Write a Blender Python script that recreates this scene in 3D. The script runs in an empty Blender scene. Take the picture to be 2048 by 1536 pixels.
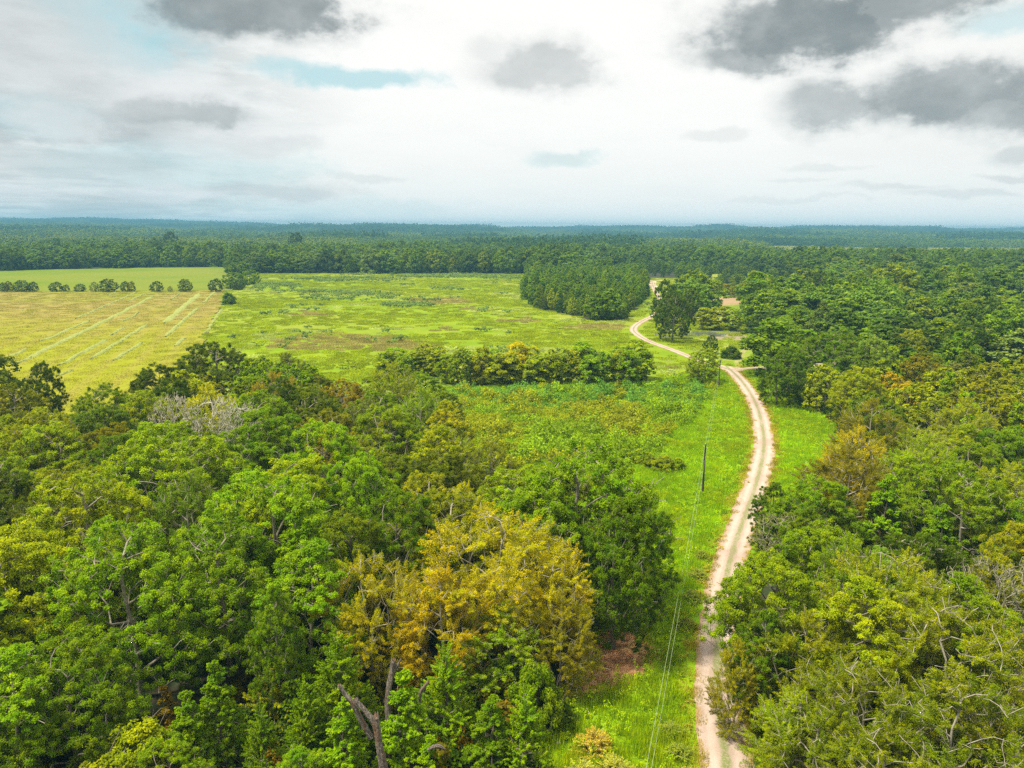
import bpy, math, random
import numpy as np
from mathutils import Matrix, Vector

C = bpy.context.scene
R = math.radians
rng = np.random.default_rng(7)
random.seed(7)

# ------------------------------------------------------------------ camera
H = 45.0                       # the drone flies 45 m above the meadow
PITCH, ROLL, FPX = 11.28, 0.46, 1559.0
cam_d = bpy.data.cameras.new('camera')
cam = bpy.data.objects.new('camera', cam_d)
C.collection.objects.link(cam)
C.camera = cam
cam_d.sensor_width = 36.0
cam_d.lens = 36.0 * FPX / 2048.0
cam_d.clip_start, cam_d.clip_end = 0.5, 60000
ROT = Matrix.Rotation(R(90 - PITCH), 4, 'X') @ Matrix.Rotation(R(ROLL), 4, 'Z')
cam.matrix_world = Matrix.Translation((0, 0, H)) @ ROT
RM = np.array(ROT.to_3x3())


def ray(u, v):
    d = RM @ np.array([(u - 1024) / FPX, -(v - 768) / FPX, -1.0])
    return d / np.linalg.norm(d)


def at(u, v, z=0.0):
    """world point at height z seen at photograph pixel (u, v)"""
    d = ray(u, v)
    t = (z - H) / min(d[2], -0.004)
    return np.array([d[0] * t, d[1] * t, z])


def azel(u, v):
    d = ray(u, v)
    return math.atan2(d[0], d[1]), math.asin(d[2])


# ------------------------------------------------------------------ sun, sky, exposure
SUN_EL, SUN_AZ = 63.0, -105.0       # degrees; azimuth from the view axis (+Y) towards +X
sd = np.array([math.sin(R(SUN_AZ)) * math.cos(R(SUN_EL)), math.cos(R(SUN_AZ)) * math.cos(R(SUN_EL)), math.sin(R(SUN_EL))])
sun_d = bpy.data.lights.new('sun', 'SUN')
sun_d.energy = 4.5
sun_d.angle = R(8)
sun_d.color = (1.0, 0.95, 0.84)
sun = bpy.data.objects.new('sun', sun_d)
C.collection.objects.link(sun)
sun.rotation_euler = Vector(sd).to_track_quat('Z', 'Y').to_euler()
sun.location = (0, 0, 200)

C.view_settings.view_transform = 'Standard'
C.view_settings.look = 'None'
C.view_settings.exposure = 1.0
C.view_settings.gamma = 1.0
C.view_settings.use_curve_mapping = False
C.render.engine = 'CYCLES'
C.cycles.max_bounces = 5
C.cycles.diffuse_bounces = 3
C.cycles.glossy_bounces = 1
C.cycles.transmission_bounces = 3
C.cycles.volume_bounces = 0
C.cycles.transparent_max_bounces = 4
C.cycles.use_denoising = False
C.cycles.caustics_reflective = False
C.cycles.caustics_refractive = False
C.cycles.sample_clamp_indirect = 4.0


class NT:
    """tiny helper to write node trees"""
    def __init__(s, tree):
        s.t = tree
        s.n = tree.nodes
        s.l = tree.links
        s.n.clear()

    def put(s, sock, val):
        if val is None:
            return
        if isinstance(val, bpy.types.NodeSocket):
            s.l.new(val, sock)
        else:
            sock.default_value = val

    def add(s, typ, ins=None, **props):
        nd = s.n.new(typ)
        for k, v in props.items():
            setattr(nd, k, v)
        for k, v in (ins or {}).items():
            s.put(nd.inputs[k], v)
        return nd

    def math(s, op, a, b=None, c=None, clamp=False):
        nd = s.add('ShaderNodeMath', operation=op, use_clamp=clamp)
        for i, x in enumerate((a, b, c)):
            if x is not None:
                s.put(nd.inputs[i], x)
        return nd.outputs[0]

    def vec(s, op, a, b=None, scale=None):
        nd = s.add('ShaderNodeVectorMath', operation=op)
        s.put(nd.inputs[0], a)
        if b is not None:
            s.put(nd.inputs[1], b)
        if scale is not None:
            s.put(nd.inputs['Scale'], scale)
        return nd.outputs['Value'] if op in ('LENGTH', 'DOT_PRODUCT', 'DISTANCE') else nd.outputs[0]

    def noise(s, vec, scale, detail=4, rough=0.55, out='Fac', dist=0.0):
        nd = s.add('ShaderNodeTexNoise', {'Scale': scale, 'Detail': detail, 'Roughness': rough, 'Distortion': dist})
        if vec is not None:
            s.l.new(vec, nd.inputs['Vector'])
        return nd.outputs[out]

    def ramp(s, x, a, b, c0=0.0, c1=1.0, smooth=True):
        nd = s.add('ShaderNodeMapRange', {'Value': x, 'From Min': a, 'From Max': b, 'To Min': c0, 'To Max': c1})
        nd.interpolation_type = 'SMOOTHSTEP' if smooth else 'LINEAR'
        return nd.outputs[0]

    def mix(s, f, a, b, mode='MIX'):
        nd = s.add('ShaderNodeMix', data_type='RGBA', blend_type=mode)
        for k, x in ((0, f), (6, a), (7, b)):
            if isinstance(x, tuple) and len(x) == 3:
                x = x + (1.0,)
            s.put(nd.inputs[k], x)
        return nd.outputs[2]


def make_world():
    w = bpy.data.worlds.new('World')
    C.world = w
    w.use_nodes = True
    t = NT(w.node_tree)
    co = t.add('ShaderNodeTexCoord').outputs['Generated']
    sky = t.add('ShaderNodeTexSky', sky_type='NISHITA', sun_disc=False)
    sky.sun_elevation = R(SUN_EL)
    sky.sun_rotation = R(SUN_AZ)
    sky.air_density, sky.dust_density = 1.0, 2.0
    sep = t.add('ShaderNodeSeparateXYZ', {0: co})
    X, Y, Z = sep.outputs
    az = t.math('ARCTAN2', X, Y)
    el = t.math('ARCSINE', Z)
    # a flat cloud deck seen in perspective
    zz = t.math('MAXIMUM', t.math('ADD', Z, 0.05), 0.03)
    deck = t.add('ShaderNodeCombineXYZ', {0: t.math('DIVIDE', X, zz), 1: t.math('DIVIDE', Y, zz), 2: 0.3}).outputs[0]
    ae = t.add('ShaderNodeCombineXYZ', {0: az, 1: t.math('MULTIPLY', el, 1.5), 2: 0.0}).outputs[0]
    warp = t.noise(ae, 11.0, 8, 0.6, 'Color')
    warp = t.vec('SUBTRACT', warp, (0.5, 0.5, 0.5))
    aeo = t.add('ShaderNodeCombineXYZ', {0: az, 1: el, 2: 0.0}).outputs[0]
    aew = t.vec('ADD', aeo, t.vec('MULTIPLY', warp, (0.075, 0.045, 0.0)))
    n1 = t.noise(deck, 1.15, 7, 0.58)
    n2 = t.noise(ae, 9.0, 7, 0.6)
    n3 = t.noise(t.vec('MULTIPLY', ae, (1.0, 2.2, 1.0)), 5.0, 8, 0.62)
    # base: bright thin overcast, greyer to the left
    left = t.ramp(az, -0.16, -0.50)
    veil = t.mix(left, (0.99, 0.98, 0.945), (0.75, 0.79, 0.79))
    rgt = t.ramp(az, 0.25, 0.6)
    veil = t.mix(t.math('MULTIPLY', rgt, 0.35), veil, (0.80, 0.80, 0.77))
    lowb = t.ramp(el, 0.16, 0.0)
    veil = t.mix(t.math('MULTIPLY', lowb, 0.7), veil, (0.90, 0.885, 0.845))
    # soft mottling of the veil, stronger on the left
    mot = t.math('MULTIPLY', t.ramp(n1, 0.38, 0.70), t.math('ADD', t.math('MULTIPLY', left, 0.55), 0.03))
    veil = t.mix(mot, veil, (0.40, 0.44, 0.455))
    puff = t.math('MULTIPLY', t.ramp(n2, 0.52, 0.72), t.math('ADD', t.math('MULTIPLY', left, 0.5), 0.06))
    veil = t.mix(puff, veil, (0.82, 0.82, 0.82))

    puffy = t.math('MULTIPLY', t.math('SUBTRACT', t.noise(ae, 22.0, 8, 0.6), 0.5), 1.15)

    def blob(u, v, ru, rv, k, soft=0.45):
        a0, e0 = azel(u, v)
        d = t.vec('MULTIPLY', t.vec('SUBTRACT', aew, (a0, e0, 0.0)), (FPX / ru / 1.02, FPX / rv / 1.02, 0.0))
        r = t.math('ADD', t.vec('LENGTH', d), puffy)
        return t.ramp(r, 1.2, soft, 0.0, k)

    def total(blobs):
        s = None
        for b in blobs:
            m = blob(*b)
            s = m if s is None else t.math('MAXIMUM', s, m)
        return s
    # blue openings
    blue = total([(270, 50, 130, 75, 0.75), (200, 10, 120, 40, .6), (700, 148, 190, 22, 0.75), (1990, 45, 80, 28, 0.5), (360, 335, 260, 50, 0.38),
                  (1120, 318, 70, 20, .35), (40, 225, 160, 40, .35), (640, 410, 300, 22, .22)])
    skc = t.mix(0.75, t.vec('SCALE', sky.outputs[0], None, 0.12), (0.43, 0.76, 0.79))
    veil = t.mix(t.math('MULTIPLY', t.ramp(n3, 0.46, 0.60), t.math('ADD', t.math('MULTIPLY', left, 0.6), 0.03)), veil, (0.40, 0.44, 0.45))
    veil = t.mix(t.math('MULTIPLY', t.ramp(n3, 0.45, 0.33), t.math('MULTIPLY', left, 0.7)), veil, (0.80, 0.81, 0.81))
    col = t.mix(blue, veil, skc)
    # white puffs with lit edges
    white = total([(330, 190, 130, 45, .7), (120, 130, 200, 90, .35), (350, 385, 110, 16, .6), (430, 290, 120, 30, .5), (560, 262, 110, 25, .4), (130, 240, 110, 30, .5)])
    col = t.mix(white, col, (0.82, 0.82, 0.82))
    # grey cloud bellies
    grey = total([(500, 15, 235, 66, .88), (395, 0, 120, 40, .6), (1600, 55, 235, 78, .95), (1500, 105, 135, 42, .85), (1760, 20, 200, 50, .85),
                  (1645, 210, 95, 60, .72), (1905, 185, 200, 60, .85), (2040, 210, 150, 60, .8), (1080, 135, 150, 52, .62), (985, 100, 60, 25, .4),
                  (350, 222, 150, 34, .68), (60, 70, 190, 120, .42), (545, 290, 110, 20, .4), (120, 330, 230, 30, .45), (540, 378, 170, 16, .5), (730, 357, 90, 8, .35),
                  (90, 395, 260, 18, .4), (1790, 376, 100, 8, .4), (1930, 385, 120, 9, .4), (1430, 274, 60, 12, .3), (1640, 340, 70, 8, .3), (2040, 305, 50, 20, .55),
                  (1600, 398, 160, 6, .25), (1600, 366, 60, 5, .25), (150, 365, 330, 12, .3), (2030, 348, 60, 7, .45), (1120, 316, 50, 14, .2)])
    gmod = t.math('MULTIPLY', grey, t.ramp(n2, 0.25, 0.62, 0.84, 1.04))
    gcol = t.mix(t.ramp(gmod, 0.3, 0.95), (0.62, 0.645, 0.64), (0.235, 0.27, 0.28))
    col = t.mix(gmod, col, gcol)
    # brighter the longer the way through the air near the horizon
    way = t.math('DIVIDE', 0.0112, t.math('MAXIMUM', Z, 0.0075))
    gain = t.math('ADD', 0.37, t.math('MULTIPLY', t.math('EXPONENT', way), 0.63))
    col = t.vec('SCALE', col, None, gain)
    # an overcast sky is brightest high up
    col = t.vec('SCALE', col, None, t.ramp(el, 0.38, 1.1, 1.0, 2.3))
    # below the horizon the sky is never seen: plain grey green
    fin = t.mix(t.ramp(el, -0.02, -0.06), col, (0.18, 0.22, 0.12))
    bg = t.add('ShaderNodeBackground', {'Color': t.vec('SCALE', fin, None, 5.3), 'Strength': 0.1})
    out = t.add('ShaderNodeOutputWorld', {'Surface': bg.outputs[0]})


make_world()

# ------------------------------------------------------------------ naming helpers
COL = C.collection


def tag(o, label=None, cat=None, group=None, kind=None):
    if label:
        o['label'] = label
    if cat:
        o['category'] = cat
    if group:
        o['group'] = group
    if kind:
        o['kind'] = kind
    return o


def mesh(name, verts, faces, mat=None, face_attr=None, smooth=False):
    """faces: (n,3) or (n,4) int array, or list of polygons"""
    me = bpy.data.meshes.new(name)
    if isinstance(faces, np.ndarray):
        n, k = faces.shape
        me.vertices.add(len(verts))
        me.vertices.foreach_set('co', np.asarray(verts, np.float32).ravel())
        me.loops.add(n * k)
        me.loops.foreach_set('vertex_index', faces.astype(np.int32).ravel())
        me.polygons.add(n)
        me.polygons.foreach_set('loop_start', (np.arange(n) * k).astype(np.int32))
        me.update(calc_edges=True)
    else:
        me.from_pydata([tuple(map(float, v)) for v in verts], [], faces)
        me.update()
    for an, arr in (face_attr or {}).items():
        a = me.attributes.new(an, 'FLOAT', 'FACE')
        a.data.foreach_set('value', np.asarray(arr, np.float32))
    if mat:
        me.materials.append(mat)
    me.polygons.foreach_set('use_smooth', np.full(len(me.polygons), smooth))
    return me


def obj(name, me, parent=None, loc=None, link=True):
    o = bpy.data.objects.new(name, me)
    if link:
        COL.objects.link(o)
    if parent is not None:
        o.parent = parent
    if loc is not None:
        o.location = loc
    return o


# ------------------------------------------------------------------ materials
def new_mat(name):
    m = bpy.data.materials.new(name)
    m.use_nodes = True
    return m, NT(m.node_tree)


def leaf_mat(name, scattered, hue=0.022, val=0.65, trans=0.42, gloss=0.06):
    """colour = tint of the tree (object colour or scatter attribute) with per clump and per leaf variation"""
    m, t = new_mat(name)
    if scattered:
        tint = t.add('ShaderNodeAttribute', attribute_type='INSTANCER', attribute_name='tint').outputs['Color']
    else:
        tint = t.add('ShaderNodeObjectInfo').outputs['Color']
    lf = t.add('ShaderNodeAttribute', attribute_name='lf').outputs['Fac']
    ca = t.add('ShaderNodeAttribute', attribute_name='ca').outputs['Fac']
    h = t.math('ADD', 0.492, t.math('MULTIPLY', t.math('SUBTRACT', ca, 0.5), -hue))
    h = t.math('ADD', h, t.math('MULTIPLY', t.math('SUBTRACT', lf, 0.5), -hue * 0.8))
    oc = t.add('ShaderNodeTexCoord').outputs['Object']
    big = t.noise(oc, 0.28, 2, 0.5)
    h = t.math('ADD', h, t.math('MULTIPLY', t.math('SUBTRACT', big, 0.5), 0.075))
    v = t.math('ADD', 1.0 - val * 0.5, t.math('MULTIPLY', lf, val))
    v = t.math('MULTIPLY', v, t.math('ADD', 0.78, t.math('MULTIPLY', ca, 0.44)))
    hsv = t.add('ShaderNodeHueSaturation', {'Hue': h, 'Saturation': 1.08, 'Value': v, 'Color': tint}).outputs[0]
    tr_c = t.mix(1.0, hsv, (1.25, 1.15, 0.6), 'MULTIPLY')
    p = t.add('ShaderNodeBsdfPrincipled', {'Base Color': hsv, 'Roughness': 0.55, 'Specular IOR Level': gloss})
    tr = t.add('ShaderNodeBsdfTranslucent', {'Color': tr_c})
    mx = t.add('ShaderNodeMixShader', {0: trans, 1: p.outputs[0], 2: tr.outputs[0]})
    t.add('ShaderNodeOutputMaterial', {0: mx.outputs[0]})
    return m


def simple_mat(name, c1, c2, scale, c3=None, rough=0.9, bump=0.0, bscale=8, coords='Object', stretch=None):
    m, t = new_mat(name)
    co = t.add('ShaderNodeTexCoord').outputs[coords]
    if stretch:
        co = t.vec('MULTIPLY', co, stretch)
    n = t.noise(co, scale, 6, 0.6)
    col = t.mix(t.ramp(n, 0.35, 0.65), c1, c2)
    if c3:
        n3 = t.noise(co, scale * 0.23, 5, 0.6)
        col = t.mix(t.ramp(n3, 0.52, 0.68), col, c3)
    ins = {'Base Color': col, 'Roughness': rough, 'Specular IOR Level': 0.15}
    if bump:
        b = t.add('ShaderNodeBump', {'Strength': bump, 'Distance': 0.3, 'Height': t.noise(co, bscale, 5, 0.65)})
        ins['Normal'] = b.outputs[0]
    p = t.add('ShaderNodeBsdfPrincipled', ins)
    t.add('ShaderNodeOutputMaterial', {0: p.outputs[0]})
    return m


M_LEAF = leaf_mat('foliage', False)
M_LEAF_S = leaf_mat('foliage_scattered', True)
M_GRASS = leaf_mat('grass_blades', True, hue=0.03, val=0.5, trans=0.35, gloss=0.12)
M_BARK = simple_mat('bark', (0.20, 0.17, 0.13), (0.10, 0.085, 0.065), 3.0, (0.30, 0.28, 0.23), bump=.5, stretch=(1, 1, .25))
M_PALE = simple_mat('pale_bark', (0.27, 0.24, 0.17), (0.18, 0.16, 0.11), 2.0, (0.34, 0.31, 0.24), bump=.3)
M_WHITEBARK = simple_mat('whitish_bark', (0.50, 0.46, 0.37), (0.36, 0.33, 0.26), 2.0, bump=.3)
M_DEAD = simple_mat('weathered_dead_wood', (0.36, 0.31, 0.25), (0.13, 0.10, 0.075), 2.6, (0.30, 0.17, 0.09), bump=1.0, bscale=9, stretch=(3.5, 3.5, .5))
M_BREAK = simple_mat('splintered_wood', (0.45, 0.27, 0.16), (0.25, 0.14, 0.08), 6.0, bump=1.0, bscale=20, stretch=(3, 3, .4))
M_POLE = simple_mat('creosoted_wood', (0.055, 0.042, 0.032), (0.03, 0.024, 0.02), 4.0, bump=.3, stretch=(4, 4, .3))
M_METAL = simple_mat('grey_metal', (0.32, 0.33, 0.34), (0.24, 0.25, 0.26), 8, rough=.45)
M_WIRE = simple_mat('weathered_wire', (0.34, 0.40, 0.24), (0.26, 0.30, 0.20), 8, rough=.6)


# ------------------------------------------------------------------ value noise on the ground (for layout and tints)
class VNoise:
    def __init__(s, seed):
        s.g = np.random.default_rng(seed).random((256, 256))

    def one(s, x, y):
        xi, yi = np.floor(x).astype(int), np.floor(y).astype(int)
        fx, fy = x - xi, y - yi
        fx, fy = fx * fx * (3 - 2 * fx), fy * fy * (3 - 2 * fy)
        g = s.g
        a, b = g[xi & 255, yi & 255], g[(xi + 1) & 255, yi & 255]
        c, d = g[xi & 255, (yi + 1) & 255], g[(xi + 1) & 255, (yi + 1) & 255]
        return (a * (1 - fx) + b * fx) * (1 - fy) + (c * (1 - fx) + d * fx) * fy

    def __call__(s, x, y, scale, oct=3):
        x, y = np.asarray(x, float), np.asarray(y, float)
        v, amp, tot = 0, 1.0, 0
        for k in range(oct):
            v = v + amp * s.one(x / scale * 2 ** k + 17.3 * k, y / scale * 2 ** k + 5.1 * k)
            tot += amp
            amp *= 0.5
        return v / tot


VN = [VNoise(i) for i in range(8)]


def proj(x, y, z=0):
    P = np.stack([x, y, np.full(np.shape(x), float(z) - H)], -1) @ RM
    return 1024 + FPX * P[..., 0] / -P[..., 2], 768 - FPX * P[..., 1] / -P[..., 2]


def inside(poly, x, y):
    x, y = np.asarray(x, float), np.asarray(y, float)
    c = np.zeros(np.broadcast(x, y).shape, bool)
    n = len(poly)
    for i in range(n):
        x0, y0 = poly[i][:2]
        x1, y1 = poly[(i + 1) % n][:2]
        cond = ((y0 > y) != (y1 > y))
        with np.errstate(divide='ignore', invalid='ignore'):
            xi = (x1 - x0) * (y - y0) / (y1 - y0 + 1e-12) + x0
        c ^= cond & (x < xi)
    return c


def px_poly(pts):
    return [tuple(at(*p)[:2]) for p in pts]


# ------------------------------------------------------------------ terrain
def terrain(x, y):
    """flat bottom land; low wooded hills from about two kilometres out"""
    x, y = np.asarray(x, float), np.asarray(y, float)
    r = np.hypot(x, y)
    a = np.arctan2(x, y)
    k = np.clip((r - 1800) / 7000, 0, 1)
    h = k * (VN[0](x + 4e4, y + 4e4, 2100, 4) - 0.40) * 150
    ridge = np.exp(-((r - 9800) / 1500) ** 2) * (44 + 85 * (VN[1](a * 40 + 50, r * 0 + 3, 5.0, 4) - 0.46) - 9 * np.sin(a * 4 + 1))
    ridge = ridge + np.exp(-((r - 4700) / 700) ** 2) * 34 * np.clip(VN[2](a * 40 + 90, r * 0 + 7, 5.0, 3) * 2.2 - .7, 0, 1)
    ridge = ridge + np.exp(-((r - 7000) / 800) ** 2) * 48 * np.clip(VN[3](a * 40 + 30, r * 0 + 2, 6.0, 3) * 2.2 - .7, 0, 1)
    k2 = np.clip((r - 11000) / 1200, 0, 1)
    return (np.maximum(h, -2) + ridge) * (1 - k2) - 0.0


def build_ground():
    rs = np.concatenate([[0.0, 20, 60, 150, 400, 1000, 1500], np.linspace(1800, 13500, 150)])
    aa = np.linspace(-math.pi, math.pi, 361)[:-1]
    V = [(0, 0, 0)]
    F = []
    na = len(aa)
    for r in rs[1:]:
        x, y = r * np.sin(aa), r * np.cos(aa)
        z = terrain(x, y)
        V += list(zip(x, y, z))
    for j in range(na):
        F.append((0, 1 + (j + 1) % na, 1 + j))
    for i in range(len(rs) - 2):
        b0, b1 = 1 + i * na, 1 + (i + 1) * na
        for j in range(na):
            j2 = (j + 1) % na
            F.append((b0 + j, b0 + j2, b1 + j2, b1 + j))
    m = simple_mat('forest_floor', (0.022, 0.030, 0.010), (0.040, 0.032, 0.016), 0.5, (0.022, 0.038, 0.010), bump=.6, bscale=1.5)
    me = mesh('ground', V, F, m, smooth=True)
    tag(obj('ground', me), kind='structure')


build_ground()


def sheet(name, poly, z, mat, jag=0.0, step=8.0, kind='structure'):
    """flat ground sheet with a slightly irregular outline"""
    pts = []
    n = len(poly)
    for i in range(n):
        p, q = np.array(poly[i][:2]), np.array(poly[(i + 1) % n][:2])
        L = np.linalg.norm(q - p)
        k = max(1, int(L / step))
        nrm = np.array([-(q - p)[1], (q - p)[0]]) / (L + 1e-9)
        for j in range(k):
            w = p + (q - p) * j / k
            if j:
                w = w + nrm * rng.normal(0, jag)
            pts.append((w[0], w[1], z))
    import bmesh
    bm = bmesh.new()
    f = bm.faces.new([bm.verts.new(p) for p in pts])
    if f.normal.z < 0:
        f.normal_flip()
    f.normal_update()
    if f.normal.z < 0:
        f.normal_flip()
    bmesh.ops.triangulate(bm, faces=[f])
    me = bpy.data.meshes.new(name)
    bm.to_mesh(me)
    bm.free()
    me.materials.append(mat)
    return tag(obj(name, me), kind=kind)


# outlines of the open land, traced on the ground plane
HAY = px_poly([(-260, 584), (0, 584), (300, 581), (452, 580), (447, 600), (425, 645), (405, 690), (360, 850), (120, 860), (-260, 820)])
PASTURE = px_poly([(-260, 541), (0, 541), (300, 535), (470, 534), (462, 560), (452, 580), (300, 581), (0, 584), (-260, 584)])
MEADOW = px_poly([(452, 580), (470, 556), (508, 547), (1060, 548), (1052, 600), (1075, 618), (1190, 642), (1245, 640), (1292, 600), (1296, 556), (1360, 556),
                  (1345, 600), (1380, 640), (1530, 655), (1545, 745), (1300, 778), (900, 790), (300, 800), (405, 690), (425, 645), (447, 600)])
CLEARING = px_poly([(1030, 1800), (1090, 1536), (1120, 1400), (1150, 1300), (1230, 1230), (1230, 1120), (1150, 1020), (1000, 960), (900, 860), (880, 778), (1120, 772), (1300, 765),
                    (1400, 745), (1440, 728), (1500, 728), (1530, 745), (1620, 800), (1730, 872), (1650, 935), (1580, 1010), (1540, 1100), (1500, 1250), (1530, 1400), (1600, 1800)])
FARFIELD1 = px_poly([(1130, 497), (1215, 496), (1235, 503), (1150, 504)])


def field_mat(name, ca, cb, cc, s, stripes=None, near=None):
    m, t = new_mat(name)
    co = t.add('ShaderNodeTexCoord').outputs['Object']
    n = t.noise(co, s, 6, 0.6)
    n2 = t.noise(co, s * 0.12, 4, 0.6)
    n3 = t.noise(co, s * 9, 3, 0.6)
    col = t.mix(t.ramp(n, 0.36, 0.62), ca, cb)
    col = t.mix(t.ramp(n2, 0.45, 0.62), col, cc)
    if near:
        yy = t.add('ShaderNodeSeparateXYZ', {0: co}).outputs[1]
        col = t.mix(t.math('MULTIPLY', t.ramp(t.math('ADD', yy, t.math('MULTIPLY', t.math('SUBTRACT', n2, .5), 260)), 460, 250), 0.85), col, near)
    if stripes:
        ang, per, amt = stripes
        d = t.vec('DOT_PRODUCT', co, (math.cos(ang), math.sin(ang), 0))
        w = t.math('SINE', t.math('MULTIPLY', t.math('ADD', d, t.math('MULTIPLY', n2, 8)), 6.283 / per))
        col = t.mix(t.math('MULTIPLY', t.ramp(w, -0.2, 1.0), amt), col, ca)
    col = t.mix(0.5, col, t.mix(1.0, col, t.mix(n3, (0.55, 0.55, 0.55), (1.5, 1.5, 1.5)), 'MULTIPLY'))
    b = t.add('ShaderNodeBump', {'Strength': 0.7, 'Distance': 0.25, 'Height': t.noise(co, 1.6, 5, 0.7)})
    p = t.add('ShaderNodeBsdfPrincipled', {'Base Color': col, 'Roughness': 0.95, 'Specular IOR Level': 0.0, 'Normal': b.outputs[0]})
    t.add('ShaderNodeOutputMaterial', {0: p.outputs[0]})
    return m


hay_dir = at(300, 600)[:2] - at(90, 735)[:2]
hay_ang = math.atan2(hay_dir[1], hay_dir[0]) + math.pi / 2
M_HAY = field_mat('mown_hay_ground', (0.215, 0.165, 0.055), (0.20, 0.165, 0.035), (0.16, 0.18, 0.010), 0.035, (hay_ang, 9.0, .25), near=(0.185, 0.195, 0.008))
M_PAST = field_mat('pasture_grass', (0.115, 0.15, 0.012), (0.095, 0.14, 0.010), (0.135, 0.155, 0.018), 0.04)
M_MEAD = field_mat('meadow_grass', (0.16, 0.21, 0.010), (0.12, 0.18, 0.008), (0.185, 0.20, 0.025), 0.06)
M_CLEAR = field_mat('lush_grass', (0.15, 0.26, 0.005), (0.11, 0.21, 0.005), (0.18, 0.25, 0.006), 0.15)
sheet('hay_field', HAY, 0.06, M_HAY, 1.0)
sheet('pasture', PASTURE, 0.03, M_PAST, 1.0)
sheet('meadow', MEADOW, 0.09, M_MEAD, 1.5)
sheet('grass_clearing', CLEARING, 0.12, M_CLEAR, 0.8, 5)

# ------------------------------------------------------------------ tracks
M_SANDY, t = new_mat('sandy_gravel')
co = t.add('ShaderNodeTexCoord').outputs['Object']
uv = t.add('ShaderNodeUVMap', uv_map='UVMap').outputs[0]
su = t.add('ShaderNodeSeparateXYZ', {0: uv})
ac = t.math('ABSOLUTE', su.outputs[0])
g1 = t.noise(co, 0.55, 5, 0.65)
g2 = t.noise(co, 6.0, 4, 0.7)
g3 = t.noise(co, 0.09, 3, 0.6)
sand = t.mix(t.ramp(g1, 0.3, 0.7), (0.34, 0.255, 0.20), (0.28, 0.205, 0.15))
sand = t.mix(t.ramp(g2, 0.5, 0.8, 0, 0.45), sand, (0.36, 0.26, 0.17))
rut = t.math('MULTIPLY', t.ramp(t.math('ABSOLUTE', t.math('SUBTRACT', ac, 0.48)), 0.22, 0.05), 0.45)
sand = t.mix(rut, sand, (0.42, 0.33, 0.26))
strip = t.math('MULTIPLY', t.ramp(t.math('ADD', ac, t.math('MULTIPLY', t.math('SUBTRACT', g1, 0.5), 0.5)), 0.26, 0.06), t.ramp(t.math('ADD', g2, t.math('MULTIPLY', g3, .5)), 0.5, 0.85))
sand = t.mix(strip, sand, (0.13, 0.15, 0.04))
sand = t.mix(t.ramp(g3, 0.5, 0.66, 0, 0.5), sand, (0.24, 0.17, 0.12))
edge = t.ramp(t.math('ADD', ac, t.math('MULTIPLY', t.math('SUBTRACT', g1, 0.5), 1.1)), 0.72, 1.0)
sand = t.mix(edge, sand, (0.26, 0.17, 0.08))
bp = t.add('ShaderNodeBump', {'Strength': 0.6, 'Distance': 0.1, 'Height': g2})
t.add('ShaderNodeOutputMaterial', {0: t.add('ShaderNodeBsdfPrincipled', {'Base Color': sand, 'Roughness': 0.95, 'Specular IOR Level': 0.1, 'Normal': bp.outputs[0]}).outputs[0]})


def smooth_path(pts, step=1.5):
    P = np.array(pts, float)
    out = []
    n = len(P)
    for i in range(n - 1):
        p0, p1, p2, p3 = P[max(i - 1, 0)], P[i], P[i + 1], P[min(i + 2, n - 1)]
        k = max(2, int(np.linalg.norm(p2 - p1) / step))
        for j in range(k):
            s = j / k
            out.append(0.5 * ((2 * p1) + (-p0 + p2) * s + (2 * p0 - 5 * p1 + 4 * p2 - p3) * s * s + (-p0 + 3 * p1 - 3 * p2 + p3) * s ** 3))
    out.append(P[-1])
    return np.array(out)


ROADS = []


def track(name, px, w, z, jag=0.12):
    path = smooth_path([at(*p)[:2] for p in px])
    ROADS.append((path, w / 2))
    tan = np.gradient(path, axis=0)
    tan /= np.linalg.norm(tan, axis=1)[:, None]
    nr = np.stack([tan[:, 1], -tan[:, 0]], 1)
    offs = np.array([-1, -.72, -.5, -.25, 0, .25, .5, .72, 1.0])
    V, UV = [], []
    for i, p in enumerate(path):
        for o in offs:
            oo = o * w / 2 + (rng.normal(0, jag) if abs(o) == 1 else 0)
            q = p + nr[i] * oo
            dz = -0.05 * math.exp(-((abs(o) - .48) / .18) ** 2) + (0.04 if o == 0 else 0) - (0.06 if abs(o) == 1 else 0)
            V.append((q[0], q[1], z + dz))
            UV.append((o, i * 0.1))
    k = len(offs)
    F = [(i * k + j, i * k + j + 1, (i + 1) * k + j + 1, (i + 1) * k + j) for i in range(len(path) - 1) for j in range(k - 1)]
    F = [f[::-1] for f in F]
    me = mesh(name, V, F, M_SANDY, smooth=True)
    ul = me.uv_layers.new(name='UVMap')
    vi = np.empty(len(me.loops), int)
    me.loops.foreach_get('vertex_index', vi)
    ul.data.foreach_set('uv', np.array(UV)[vi].ravel())
    return tag(obj(name, me), kind='structure')


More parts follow.
